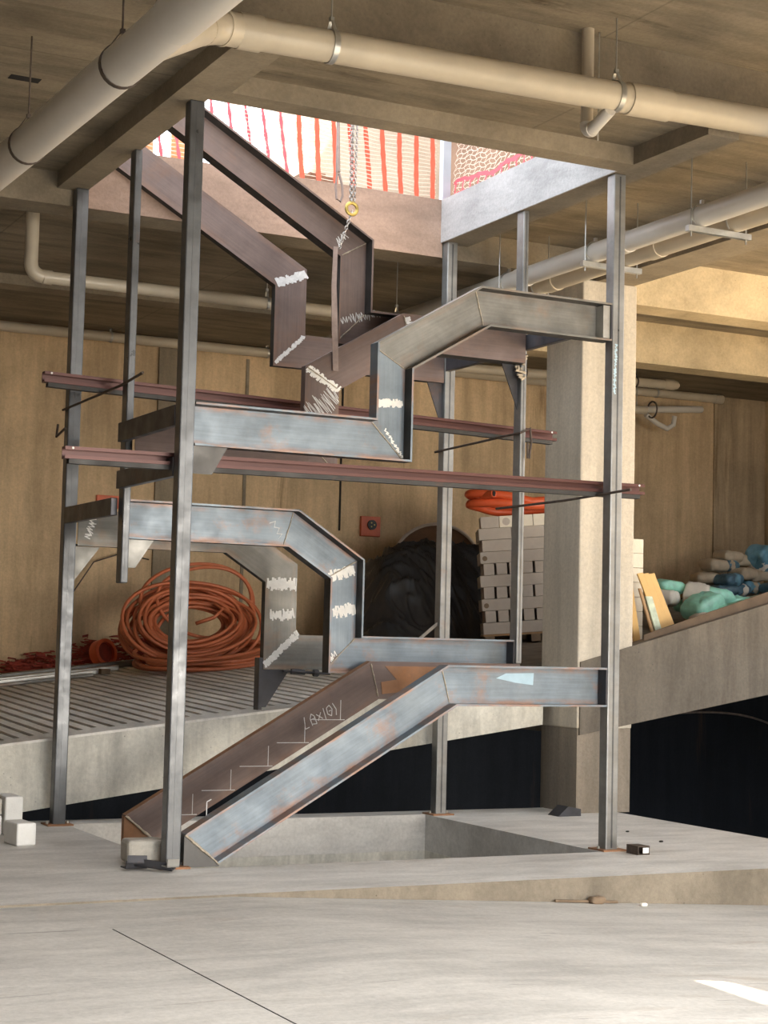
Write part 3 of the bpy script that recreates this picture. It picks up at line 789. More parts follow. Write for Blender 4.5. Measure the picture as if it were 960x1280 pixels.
# back left waste pipe on the ceiling
bp = thing('waste_pipe', 'cream waste pipe with a bend coming out of the ceiling behind the left posts', 'pipe', (0.03, 3.95, 4.5))
mb = MB(); mb.tube([(0.035, 3.95, 5.058), (0.035, 3.95, 4.60)], 0.058, 18); mb.build('riser', M['pvc'], bp, smooth=True)
mb = MB(); mb.tube(elbow((0.035, 3.95, 4.50), (0, 0, -1), (1, 0, 0), 0.07), 0.060, 18); mb.build('elbow', M['pvc'], bp, smooth=True)
mb = MB(); mb.tube([(0.14, 3.95, 4.498), (3.68, 3.95, 4.50)], 0.055, 18); mb.build('pipe_run', M['pvc'], bp, smooth=True)
mb = MB(); mb.tube([(0.14, 3.95, 4.498), (0.22, 3.95, 4.498)], 0.062, 18); mb.build('coupling', M['pvc'], bp, smooth=True)
for x in (0.92, 2.22, 3.55):
    ring_hanger((x, 3.95, 4.50), 'x', 0.055, 5.06, {0.92: 'small zinc hanger on the bent waste pipe, between the left posts', 2.22: 'small zinc hanger on the bent waste pipe, behind the upper stringers', 3.55: 'small zinc hanger on the bent waste pipe, behind the chain'}[x], strap=.012)

wp = thing('waste_pipe', 'long cream waste pipe along the top of the back wall with a capped end', 'pipe', (0, 9.0, 4.98))
zw = lambda x: 4.955 + 0.003*x
mb = MB(); mb.tube([(-4, 9.0, zw(-4)), (11.25, 9.0, zw(11.25))], 0.060, 16); mb.build('pipe_run', M['pvc'], wp, smooth=True)
mb = MB(); mb.tube([(11.2, 9.0, zw(11.2)), (11.34, 9.0, zw(11.3))], 0.067, 16); mb.build('end_cap', M['pvc'], wp, smooth=True)
for x, lb in ((2.35, 'zinc hanger on the wall-top pipe, between the left posts'), (4.35, 'zinc hanger on the wall-top pipe, below the upper stringers'), (10.2, 'zinc hanger on the wall-top pipe, near its capped end')):
    ring_hanger((x, 9.0, zw(x)), 'x', 0.060, 5.06, lb, strap=.012)
w2 = thing('waste_pipe', 'short cream waste pipe with a round end above the wall-top pipe, behind the column', 'pipe', (6, 8.0, 4.87))
mb = MB(); mb.tube([(5.6, 8.0, 4.84), (9.72, 8.0, 4.93)], 0.062, 16); mb.build('pipe_run', M['pvc'], w2, smooth=True)
mb = MB(); mb.tube([(9.6, 8.0, 4.928), (9.76, 8.0, 4.931), (9.82, 8.0, 4.932), (9.85, 8.0, 4.933)], [0.069, 0.069, 0.05, 0.02], 16); mb.build('end_cap', M['pvc'], w2, smooth=True)
ring_hanger((9.15, 8.0, 4.918), 'x', 0.062, 5.06, 'dark hanger loop on the short round-ended pipe right of the column', 'rebar', strap=.012)
ring_hanger((7.45, 8.0, 4.88), 'x', 0.062, 5.06, 'dark hanger loop on the short pipe left of the column', 'rebar', strap=.012)
w3 = thing('waste_pipe', 'grey sloping waste pipe with a trap under the wall-top pipe, right of the column', 'pipe', (9.6, 8.6, 4.6))
mb = MB(); mb.tube([(8.6, 8.6, 4.62), (9.75, 8.6, 4.66)], 0.055, 14); mb.build('pipe_run', M['pvc'], w3, smooth=True)
mb = MB(); mb.tube([(9.72, 8.6, 4.67), (10.9, 8.9, 4.80)], 0.048, 14); mb.build('branch', M['pvcg'], w3, smooth=True)
mb = MB(); mb.tube([(9.75, 8.6, 4.60), (9.95, 8.62, 4.50), (10.12, 8.62, 4.44), (10.22, 8.62, 4.50), (10.24, 8.62, 4.62)], 0.035, 10); mb.build('trap', M['pvcg'], w3, smooth=True)
mb = MB(); mb.tube([Vector((9.78, 8.5, 4.66))+Vector((0, .11*math.cos(a), .11*math.sin(a))) for a in [2*PI*k/16 for k in range(16)]], 0.012, 6, closed=True); mb.build('clamp', M['rebar'], w3)
for x in (8.9, 9.6):
    mb = MB(); mb.tube([(x, 8.6, 4.66), (x, 8.6, 5.055)], 0.006, 6); mb.build('rod', M['zinc'], w3)

# twin pipes on trapeze hangers, right
for x, z, lb in ((3.83, 4.60, 'left, grey one of the twin pipes on trapeze brackets at the right'), (4.14, 4.60, 'right, cream one of the twin pipes on trapeze brackets at the right')):
    tp = thing('drain_pipe', lb, 'pipe', (x, -1.5, z))
    zt = lambda y: z + 0.0*y
    mb = MB(); mb.tube([(x, -4.5, zt(-4.5)), (x, 6.5, zt(6.5))], 0.080, 20); mb.build('pipe_run', M['pvcg'] if x < 4 else M['pvc'], tp, smooth=True)
    for y in (0.55, 2.05):
        mb = MB(); mb.tube([(x, y, z), (x, y+.14, z)], 0.088, 20); mb.build('coupling', M['pvcg'] if x < 4 else M['pvc'], tp, smooth=True)
for y, lb in ((-0.36, 'zinc trapeze bracket under the twin pipes, nearest one at the right edge'), (1.02, 'zinc trapeze bracket under the twin pipes, behind the right front post'), (2.36, 'zinc trapeze bracket under the twin pipes, farthest one behind the stair frame')):
    h = thing('trapeze_hanger', lb, 'pipe hanger', (3.98, y, 4.49), 'trapeze brackets')
    mb = MB(); mb.box(3.70, 4.27, y-.022, y+.022, 4.475, 4.518); mb.build('rail', M['zinc'], h)
    for x in (3.735, 4.235):
        mb = MB(); mb.tube([(x, y, 4.44), (x, y, 5.06)], 0.006, 6); mb.build('rod', M['zinc'], h)
    for x in (3.83, 4.14):
        mb = MB(); mb.tube([(x+.086*math.cos(a), y, 4.60+.086*math.sin(a)) for a in [PI*(-.25+1.5*k/16) for k in range(17)]], 0.007, 6); mb.build('u_clamp', M['zinc'], h)
        mb = MB(); mb.box(x-.012, x+.012, y-.012, y+.012, 4.685, 4.72); mb.build('lug', M['zinc'], h)

# soffit blemishes: cast-in openings
def hole(x, y, z, a, b):
    mb = MB(); mb.box(x-a, x+a, y-b, y+b, z-0.004, z-0.001); struct('trim_8', mb, M['dark'])
hole(-0.95, 0.55, 5.06, 0.10, 0.045); hole(3.74, 0.32, 5.06, 0.07, 0.035)

# ---------------------------------------------------------------- chain, sling
ch = thing('lifting_chain', 'steel lifting chain hanging from above on the upper stringer, with a brass hook ring', 'chain', (1.75, 1.25, 4.7))
def strand(p0, p1, pitch=0.026, lw=0.0062):
    p0, p1 = Vector(p0), Vector(p1); d = p1-p0; n = int(d.length/pitch); mb = MB()
    dn = d.normalized(); a = dn.cross(Vector((0, 1, 0))).normalized(); b = dn.cross(a)
    for k in range(n):
        c = p0 + d*((k+.5)/n); s = a if k % 2 else b
        loop = [c + dn*pitch*.80*math.cos(t) + s*pitch*.42*math.sin(t) for t in [2*PI*j/8 for j in range(8)]]
        mb.tube(loop, lw*.55, 4, closed=True)
    return mb
for a, b in (((1.715, 1.22, 6.4), (1.745, 1.22, 4.76)), ((1.755, 1.22, 6.4), (1.75, 1.22, 4.76)), ((1.80, 1.22, 6.4), (1.775, 1.22, 4.76)), ((1.76, 1.22, 4.70), (1.66, 1.22, 4.40))):
    o = strand(a, b).build('chain_strand', M['chain'], ch); o['kind'] = 'stuff'
mb = MB(); mb.tube([(1.755+.045*math.cos(t), 1.22, 4.715+.045*math.sin(t)) for t in [2*PI*k/20 for k in range(20)]], 0.014, 8, closed=True)
mb.build('hook_ring', M['brass'], ch, smooth=True)
sg = thing('lifting_sling', 'grey webbing lifting sling with a loop eye hanging behind the chain', 'sling', (1.63, 1.21, 4.9))
mb = MB(); mb.tube([(1.61, 1.22, 6.4), (1.622, 1.22, 5.40), (1.632, 1.22, 4.98)], [0.012, 0.012, 0.020], 8); mb.build('rope', M['sling'], sg, smooth=True)
mb = MB(); mb.tube([(1.625, 1.215, 4.99), (1.615, 1.215, 4.86), (1.625, 1.215, 4.77), (1.655, 1.215, 4.755), (1.675, 1.215, 4.80), (1.668, 1.215, 4.88), (1.64, 1.215, 4.97)], 0.010, 8); mb.build('eye', M['sling'], sg, smooth=True)
mb = MB(); mb.ribbon([(1.615, 1.19, 4.40), (1.605, 1.18, 4.1), (1.62, 1.18, 3.8), (1.64, 1.185, 3.46)], [0.035, .04, .05, .045], (1, 0, 0), 0.006); mb.build('strap', M['sling'], sg)

# ---------------------------------------------------------------- safety nets above the opening
nb = thing('safety_net', 'orange plastic safety net stretched along the back edge of the opening above', 'net', (1.7, 2.68, 5.31))
mb = MB(); yn = 2.69
for k in range(34):
    z = 5.325 + 0.034*k; pts = []
    for i in range(41):
        x = 0.15 + 3.12*i/40; pts.append((x, yn+.01*math.sin(i), z + 0.006*math.sin(i*1.1+k*.4) + 0.003*math.sin(i*2.3)))
    mb.ribbon(pts, 0.0062, (0, 0.15, 1), 0.002)
o = mb.build('strands', M['netw'], nb); o['kind'] = 'stuff'
for k in range(19):
    x = 0.33 + 0.160*k; pts = []; r = random.Random(k)
    lean = -0.16 if x < 1.9 else (-0.12 + 0.05*(x-1.9))
    for i in range(18):
        t = i/17; pts.append((x - lean*(0.5-t)*1.0 + 0.012*math.sin(t*5+k), yn-.004+.012*math.sin(k+t*3), 5.315 + 1.13*t))
    ww = [(0.040 if x > 1.9 else 0.022)*(1 + (0.55 if i % 2 else -0.2)*(0.35 if x > 1.9 else 1.0)) for i in range(18)]
    mb = MB(); mb.ribbon(pts, ww, (1, 0, 0), 0.003); mb.build('band', M['net'] if x > 1.9 else M['netpink'], nb)  # bands before the open sky pinker: its glare is put in their colour
nr = thing('safety_net', 'pink and white crumpled safety net along the right edge of the opening above', 'net', (3.40, 1.3, 5.31))
mb = MB(); r = random.Random(5)
def npt(u, v): return (3.40+.03*math.sin(3*u+2*v), 2.60-1.75*u+0.02*math.sin(9*v+u), 5.32+1.05*v+0.02*math.sin(12*u+3*v))
for i in range(22):
    pts = [npt(i/21+0.012*(1 if j % 2 else -1), j/26) for j in range(27)]; mb.ribbon(pts, 0.008, (0, 1, .2), 0.002)
for j in range(26):
    pts = [npt(i/42, j/25+0.010*math.sin(i*1.5)) for i in range(43)]; mb.ribbon(pts, 0.007, (0, 0, 1), 0.002)
o = mb.build('strands', M['netw'], nr); o['kind'] = 'stuff'
for bz, kk in ((0.02, 0), (0.13, 1)):
    mb = MB(); pts = [npt(i/30, bz+.012*math.sin(i)) for i in range(31)]
    mb.ribbon(pts, [0.03+.02*(i % 2) for i in range(31)], (0, 0.1, 1), 0.003); mb.build('band', M['netpink'], nr)
mb = MB()
for i in range(14):
    a = npt(i/14, 0.02); b = npt(i/14+.02, 0.13); mb.ribbon([a, b], 0.02, (0, 1, 0), 0.003)
mb.build('tie', M['netpink'], nr)
mb = MB(); mb.box(3.31, 3.385, 2.64, 2.71, 5.31, 6.6); tag(mb.build('guard_post', M['gpost']), 'grey steel guard post at the far right corner of the opening above', 'post')
for x0, x1, lb in ((0.40, 0.70, 'orange plywood board standing behind the net at the far left of the opening above'), (0.86, 1.02, 'narrow orange plywood board behind the net near the left front post top')):
    mb = MB(); mb.box(x0, x1, 2.80, 2.83, 5.31, 5.98); tag(mb.build('plywood_board', M['oboard']), lb, 'board')
mb = MB(); mb.box(2.02, 2.34, 2.80, 2.98, 5.31, 5.41); mb.box(2.12, 2.26, 2.82, 2.96, 5.41, 5.44); tag(mb.build('offcut_block', M['brick']), 'small dark rubble block lying behind the net beside the chain', 'rubble')

# ---------------------------------------------------------------- things on the back wall
for (x0, x1, z0, z1, lb) in ((5.775, 6.05, 2.785, 3.04, 'orange-red square socket box on the back wall with a round black socket'), (2.30, 2.585, 2.95, 3.10, 'orange-red socket box on the back wall half hidden behind the left stringer')):
    o = thing('socket_box', lb, 'box', ((x0+x1)/2, 9.2, z0))
    mb = MB(); mb.box(x0, x1, 9.15, 9.2, z0, z1); mb.build('plate', M['redbox'], o, bevel=.006)
    if x0 > 4:
        c = ((x0+x1)/2+.01, (z0+z1)/2+.02)
        mb = MB(); mb.tube([(c[0], 9.15, c[1]), (c[0], 9.125, c[1])], 0.062, 20); mb.build('socket', M['black'], o)
        mb = MB()
        for k in range(3): mb.tube([(c[0]+.028*math.cos(2.1*k), 9.126, c[1]+.028*math.sin(2.1*k)), (c[0]+.028*math.cos(2.1*k), 9.121, c[1]+.028*math.sin(2.1*k))], 0.009, 8)
        mb.build('contact', M['brass'], o)

# ---------------------------------------------------------------- on the ramp, left
coil = MB(); r = random.Random(11)
cc = Vector((2.80, 7.15, 1.62))
def loop(c, ru, rv, tilt, yaw, wob, ph, n=44, turn=1.0):
    U = Vector((math.cos(yaw), math.sin(yaw), 0.10)); V = Vector((-math.sin(yaw)*math.cos(tilt), math.cos(yaw)*math.cos(tilt), math.sin(tilt)))
    return [c + U*ru*math.cos(t) + V*rv*math.sin(t) + Vector((0, 0, 1))*wob*math.sin(2*t+ph) for t in [2*PI*turn*k/n for k in range(n)]]
for k in range(30):
    s = 0.42 + 0.34*r.random(); tl = math.radians(r.uniform(38, 62))
    c = cc + Vector((r.uniform(-.06, .06), r.uniform(-.10, .12), r.uniform(-.10, .04)-0.05*(0.7-s)))
    coil.tube(loop(c, s*1.0, s*0.66, tl, r.uniform(-.2, .2), r.uniform(0, .03), r.random()*6), 0.021, 6, closed=True)
for k in range(9):
    s = 0.58+0.2*r.random(); c = cc + Vector((r.uniform(-.02, .22), r.uniform(-.35, -.05), -0.41+0.035*(k % 4)))
    coil.tube([Vector((p.x, p.y, max(p.z, rz(p.x, p.y)+.02))) for p in loop(c, s, s*.62, math.radians(9), 0.1, .015, k)], 0.021, 6, closed=True)
for rr_, dz, dx in ((0.74, 0.20, .12), (0.62, 0.24, .20)):
    coil.tube(loop(cc+Vector((dx, .18, dz)), rr_*.92, rr_*.68, math.radians(66), .1, .03, 1), 0.021, 6, closed=True)
coil.tube([cc+Vector(p) for p in ((.0, -.1, -.02), (.2, -.12, .05), (.30, -.1, .14), (.22, -.05, .2))], 0.021, 6)
tag(coil.build('hose_coil', M['orange'], smooth='all'), 'big tangled coil of orange-brown hose lying on the ribbed ramp by the back wall', 'hose')
mb = MB(); mb.tube([(1.95, 9.1, 1.5), (2.0, 9.05, 1.9), (2.25, 9.02, 2.3), (2.6, 9.04, 2.42), (2.95, 9.1, 2.36)], 0.008, 6); tag(mb.build('wire', M['rebar'], smooth='all'), 'thin dark wire arched against the back wall left of the hose coil', 'wire')

heap = MB(); r = random.Random(21)
for k in range(420):
    x = r.uniform(1.2, 3.5); y = r.uniform(8.35, 9.12); pk = 0.10 + 0.26*math.exp(-((x-2.5)/.75)**2)
    hgt = pk*(0.35+0.65*(y-8.35)/.77)*r.random()
    p = Vector((x, y, rz(x, y)+.012+hgt)); pts = [p]
    for j in range(3): p = p + Vector((r.uniform(-.12, .12), r.uniform(-.06, .06), r.uniform(-.02, .02))); p.z = max(p.z, rz(p.x, p.y)+.012); p.y = min(p.y, 9.17); pts.append(p.copy())
    heap.ribbon(pts, r.uniform(.012, .03), (r.uniform(-.5, .5), r.uniform(-.2, .2), .4), .004)
tag(heap.build('net_heap', M['netred']), 'crumpled heap of dark red plastic netting against the back wall', 'net', kind='stuff')
o = thing('tape_roll', 'orange ring-shaped roll standing in the red netting heap', 'roll', (2.16, 8.25, rz(2.16, 8.25)))
zc = rz(2.16, 8.25)+.155; mb = MB(); n = 28; vs = []; fs = []
ax = Vector((0.45, -1, 0.25)).normalized(); e1 = ax.cross(Vector((0, 0, 1))).normalized(); e2 = e1.cross(ax); C = Vector((2.16, 8.25, zc))
for k in range(n):
    t = 2*PI*k/n; d = e1*math.cos(t)+e2*math.sin(t)
    vs += [C+d*.155-ax*.06, C+d*.155+ax*.06, C+d*.115+ax*.06, C+d*.115-ax*.06]
for k in range(n):
    a = k*4; b = ((k+1) % n)*4; fs += [(a+j, a+(j+1) % 4, b+(j+1) % 4, b+j) for j in range(4)]
mb.add(vs, fs); mb.build('roll', M['duct'], o, smooth=True)
mb = MB(); mb.tube([C-ax*.02, C+ax*.02], 0.113, 20); mb.build('core', M['netred'], o)

def bar(label, a, b, w, h, mat='zinc'):
    a, b = Vector(a), Vector(b); d = (b-a).normalized(); s = d.cross(Vector((0, 0, 1))).normalized()*w/2; u = Vector((0, 0, h))
    mb = MB(); mb.hexa([a-s, b-s, b+s, a+s, a-s+u, b-s+u, b+s+u, a+s+u]); return tag(mb.build('steel_bar', M[mat], bevel=.004), label, 'steel bar')
def on(x, y, dz=0.0): return (x, y, rz(x, y)+dz)
bar('flat steel bar on the ribbed ramp, farthest of four, longest one next to the netting', on(-2.0, 8.05, .004), on(2.55, 8.02, .004), 0.20, 0.06, 'sgrey')
bar('flat steel bar on the ribbed ramp, second from the netting', on(-2.0, 7.72, .004), on(2.15, 7.70, .004), 0.12, 0.05, 'zinc')
bar('thin steel bar on the ribbed ramp, second nearest of four', on(-2.0, 7.5, .004), on(1.9, 7.48, .004), 0.07, 0.045, 'zinc')
bar('flat steel bar on the ribbed ramp, nearest of the four', on(-2.0, 7.28, .004), on(1.75, 7.28, .004), 0.08, 0.03, 'sgrey')
mb = MB(); q = on(1.9, 7.36); mb.box(q[0]-.05, q[0]+.05, q[1]-.05, q[1]+.05, q[2]+.002, q[2]+.06); tag(mb.build('timber_spacer', M['woodd']), 'small dark timber spacer under the ends of the steel bars', 'spacer')

# ---------------------------------------------------------------- tarp heap, cable drum, block stacks
def heapmesh(x0, x1, y0, y1, hf, nx, ny):
    vs = []; fs = []
    for j in range(ny+1):
        for i in range(nx+1):
            x = x0+(x1-x0)*i/nx; y = y0+(y1-y0)*j/ny; vs.append((x, y, rz(x, y)+max(0.004, hf(x, y, i/nx, j/ny))))
    for j in range(ny):
        for i in range(nx): a = j*(nx+1)+i; fs.append((a, a+1, a+nx+2, a+nx+1))
    mb = MB(); mb.add(vs, fs); return mb
from mathutils import noise as MN
def sst(a, b, t):
    t = min(1, max(0, (t-a)/(b-a))); return t*t*(3-2*t)
def rdg(p): return max(0, 1-abs(MN.noise(p))*2.2)
def tarp_h(x, y, u, v):
    base = sst(0, .26, u)**.8*sst(1.0, .96, u)*sst(0, .62, v)**.75*sst(1.0, .9, v)
    top = 0.80 + 0.30*sst(.05, .45, u) - 0.13*sst(.45, 1, u)
    q = Vector((x*1.0 + 0.6*MN.noise(Vector((x*1.3, y*1.3, 5))), y*0.5, 0))
    s1 = Vector((x*1.6 + v*1.5 + .5*MN.noise(Vector((x*1.7, v*2, 2))), v*.9 - x*.5, 0))
    f = 0.13*rdg(Vector((s1.x*2.0, s1.y*1.2, 1)))**2 + 0.10*rdg(Vector((s1.x*4.5, s1.y*2.2, 4)))**3 + 0.05*rdg(Vector((s1.x*10, s1.y*5, 7)))**3 + 0.02*MN.noise(Vector((x*16, y*16, 4))) + 0.05*MN.noise(Vector((x*4, y*4, 3)))
    return top*base + (f-.10)*min(1, base*2.2)*(1-.4*v)
tb_ = heapmesh(4.66, 6.62, 6.45, 7.75, tarp_h, 170, 120).build('tarp_heap', M['tarp'], smooth='all')
tag(tb_, 'large crumpled heap of black plastic sheeting behind the stair frame', 'tarp')

dr = thing('cable_drum', 'round brown plywood cable drum with a pale rim, leaning behind the black sheeting', 'drum', (6.35, 8.2, rz(6.35, 8.2)))
C = Vector((6.38, 8.25, 2.36)); ax = Vector((-0.50, -0.86, 0.05)).normalized()
for s, m_ in ((0.0, 'drum'), (0.42, 'drum')):
    mb = MB(); mb.tube([C-ax*s, C-ax*(s+.03)], 0.56, 40); f_ = mb.build('flange', M[m_], dr)
    if s == 0:
        mb = MB(); mb.tube([C+ax*.004+(ax.cross(Vector((0, 0, 1))).normalized()*math.cos(t)+Vector((0, 0, 1))*math.sin(t))*.562 for t in [2*PI*k/48 for k in range(48)]], 0.022, 6, closed=True); mb.build('rim', M['rim'], f_)
mb = MB(); mb.tube([C-ax*.03, C-ax*.42], 0.30, 28); mb.build('core', M['drum'], dr)

# block stack left of the column
ORD = ['first', 'second', 'third', 'fourth', 'fifth', 'sixth', 'seventh', 'eighth', 'ninth', 'tenth']
ba = math.atan(0.10); bo = Vector((5.68, 5.80, rz(5.68, 5.80)+.015))
RX = Vector((math.cos(ba)*math.cos(-.47), math.cos(ba)*math.sin(-.47), math.sin(ba)*.85)).normalized()
RY = Vector((-math.sin(-.47), math.cos(-.47), 0)); RY = (RY - RX*RY.dot(RX)).normalized(); RZ = RX.cross(RY)
def sblock(name, u0, u1, v0, v1, w0, w1, mat):
    mb = MB(); P = lambda a, b, c: bo + RX*a + RY*b + RZ*c
    mb.hexa([P(u0, v0, w0), P(u1, v0, w0), P(u1, v1, w0), P(u0, v1, w0), P(u0, v0, w1), P(u1, v0, w1), P(u1, v1, w1), P(u0, v1, w1)])
    return mb.build(name, M[mat], bevel=.004)
pal = thing('pallet', 'timber pallet under the tall stack of grey-white blocks', 'pallet', bo)
for k in range(3):
    mb = MB(); P = lambda a, b, c: bo + RX*a + RY*b + RZ*c
    a = 0.0+0.5*k; mb.hexa([P(a, 0, .006), P(a+.1, 0, .006), P(a+.1, .62, .006), P(a, .62, .006), P(a, 0, .085), P(a+.1, 0, .085), P(a+.1, .62, .085), P(a, .62, .085)]); mb.build('bearer', M['woodd'], pal)
for k in range(4):
    mb = MB(); b_ = .16*k; mb.hexa([P(-.02, b_, .085), P(1.12, b_, .085), P(1.12, b_+.12, .085), P(-.02, b_+.12, .085), P(-.02, b_, .105), P(1.12, b_, .105), P(1.12, b_+.12, .105), P(-.02, b_+.12, .105)]); mb.build('slat', M['wood'], pal)
BH = 0.1285; proto = {}
for row in range(9):
    w0 = .107+BH*row; off = 0.03*(row % 2)+ (0.0 if row > 4 else -0.015)
    r = random.Random(row)
    if row in (1, 3, 5):
        n, bw, gap = 8, 0.115, 0.025
    else:
        n, bw, gap = 3, 0.355, 0.006
    for k in range(n):
        for dpt in (0, 1):
            if dpt and n == 8 and k % 2: continue
            u0 = off+k*(bw+gap); v0 = 0.0+0.305*dpt + r.uniform(0, .006)
            o = sblock('aerated_block', u0, u0+bw, v0, v0+.30, w0, w0+BH-.003, 'blockg')
            tag(o, 'grey-white block, %s row from pallet, %s from left, %s of tall stack' % (ORD[row], ORD[k], 'back' if dpt else 'front'), 'block', 'aerated blocks on the tall pallet stack')
            if not dpt and n == 3 and k == 0 and row in (2, 6):
                mb = MB(); c = bo+RX*(u0+.05)+RY*(v0-.001)+RZ*(w0+.055); mb.tube([c, c+RY*.002], .028, 12); mb.build('hole', M['woodd'], o)
w0 = .107+BH*9
for k, (u0, u1, mt_) in enumerate(((0.03, 0.23, 'blockg'), (0.235, 0.60, 'blockw'), (0.605, 0.97, 'blockw'))):
    o = sblock('aerated_block', u0, u1, 0.02, .32, w0, w0+BH-.003, mt_)
    tag(o, ['grey-white block on top of the tall pallet stack, at its left end', 'bright white block with a round hole on top of the tall pallet stack', 'bright white block on top of the tall pallet stack, next to the column'][k], 'block', 'aerated blocks on the tall pallet stack')
    if k == 1:
        mb = MB(); c = bo+RX*(u0+.075)+RY*.0185+RZ*(w0+.062); mb.tube([c, c+RY*.002], .042, 18); mb.build('hole', M['blockg'], o)
# orange duct coiled on top
mb = MB(); T0 = bo+RZ*(w0+BH+.05)+RX*.05+RY*.17
path = []
for k in range(70):
    t = k/69; a = 0.5+t*2*PI*2.05; ru = .50-.06*math.sin(3*a); rv = .20+.02*math.cos(2*a)
    path.append(T0 + RX*(.40+ru*math.cos(a)) + RY*(.02+rv*math.sin(a)) + RZ*(0.0+.10*t+.13*max(0, math.sin(a-1.9))*(.4+t)))
mb.tube(path, 0.047, 12); dct = mb.build('duct_hose', M['duct'], smooth='all')
tag(dct, 'thick orange flexible duct coiled on top of the tall block stack', 'hose')
e0 = path[-1]; mb = MB(); mb.tube([T0+RX*.02+RY*(-.10)+RZ*.17, T0+RX*.14+RY*(-.24)+RZ*.19], 0.042, 14); o = mb.build('open_end', M['duct'], dct, smooth=True)
mb = MB(); p = T0+RX*.141+RY*(-.242)+RZ*.19; mb.tube([p, p+Vector((.003, -.005, 0))], 0.031, 14); mb.build('bore', M['dark'], dct)
mb = MB(); mb.tube([T0+RX*(.42+.3*math.cos(a))+RY*(.36+.08*math.sin(a))+RZ*(.02+.13*abs(math.sin(a/2))) for a in [PI*k/14 for k in range(15)]], 0.06, 10); tag(mb.build('pipe_bundle', M['black'], smooth='all'), 'black flexible pipe lying behind the orange duct on the block stack', 'hose')

# ---------------------------------------------------------------- right of the column
for k in range(8):
    x0 = 5.60; y0 = 3.30; z0 = rz(5.86, 3.6)+.004+.14*k
    mb = MB(); mb.box(x0, x0+.36, y0, y0+.30, z0, z0+.137); tag(mb.build('aerated_block', M['blockw'], bevel=.004), 'cream block in the narrow stack right of the column, %s from the bottom' % ORD[k], 'block', 'cream blocks in the narrow stack')
def plank(label, a, b, w, t, mat, wd=(1, 0, 0), name='plank'):
    a, b = Vector(a), Vector(b); d = (b-a).normalized(); s = Vector(wd).normalized()*w/2; nn = d.cross(s).normalized()*t
    mb = MB(); mb.hexa([a-s, a+s, a+s+nn, a-s+nn, b-s, b+s, b+s+nn, b-s+nn]); return tag(mb.build(name, M[mat], bevel=.003), label, 'plank')
pz = lambda x, y: rz(x, y)+.006
pk_ = thing('board_sheet', 'yellow boarded timber panel leaning right of the column', 'panel', (6.0, 2.75, pz(6.0, 2.75)))
for k in range(3):
    a = Vector((5.81+.066*k, 2.74, pz(5.85, 2.74)+.22)); b = a + Vector((-.17, .16, .58)); s = Vector((.031, 0, .006)); a = a - (b-a)*.38; nn = Vector((0, .018, -.006))
    mb = MB(); mb.hexa([a-s, a+s, a+s+nn, a-s+nn, b-s, b+s, b+s+nn, b-s+nn]); mb.build('board', M['ply'], pk_, bevel=.003)
plank('brown timber plank leaning against the column, leftmost', (5.56, 2.76, pz(5.56, 2.76)), (5.46, 2.84, 2.14), .07, .03, 'ply')
plank('thin timber lath leaning between the column and the yellow panel', (5.68, 2.60, pz(5.68, 2.6)), (5.50, 2.70, 2.0), .03, .02, 'wood')
plank('pale green spattered timber board leaning in front of the yellow panel', (5.76, 2.62, pz(5.76, 2.62)), (5.60, 2.70, 1.93), .075, .02, 'palegreen')
plank('long dark timber board lying along the front edge of the ramp at the right', (5.35, 2.44, zfront(5.35)-.008), (8.2, 2.44, zfront(8.2)+.085), .125, .02, 'woodk', (0, 0, 1), 'edge_board')

def pillow(l, w, h, e=0.34, nu=28, nv=14, seed=0):
    r = random.Random(seed); mb = MB(); vs = []; fs = []
    sg_ = lambda c, p: math.copysign(abs(c)**p, c)
    for j in range(nv+1):
        ph = -PI/2+PI*j/nv
        for i in range(nu):
            th = 2*PI*i/nu
            x = sg_(math.cos(ph), .45)*sg_(math.cos(th), e); y = sg_(math.cos(ph), .45)*sg_(math.sin(th), e); z = sg_(math.sin(ph), .75)
            pin = 1-0.28*(abs(x)**4)
            n_ = MN.noise(Vector((x*1.7+seed*7.1, y*1.7, z*1.7)))*.22 + MN.noise(Vector((x*4+seed*3.1, y*4, z*4)))*.16
            vs.append((x*l/2*(1+.06*n_), y*w/2*(1+n_*.3), z*h/2*pin*(1+n_*1.2)))
    for j in range(nv):
        for i in range(nu): a = j*nu+i; b = j*nu+(i+1) % nu; fs.append((a, b, b+nu, a+nu))
    mb.add(vs, fs); return mb
def bag(name, c, l, w, h, rot, mat, label, seed, group, band=None):
    o = pillow(l, w, h, seed=seed).build(name, M[mat], smooth='all'); o.location = c; o.rotation_euler = rot
    tag(o, label, 'bag', group)
    if band:
        q = pillow(l*.42, w*1.015, h*1.02, seed=seed).build('label_print', M[band], smooth='all')
        q.parent = o; q.location = (l*.06, 0, .0)
    return o
GB = 'green tile-adhesive bags behind the ramp edge'
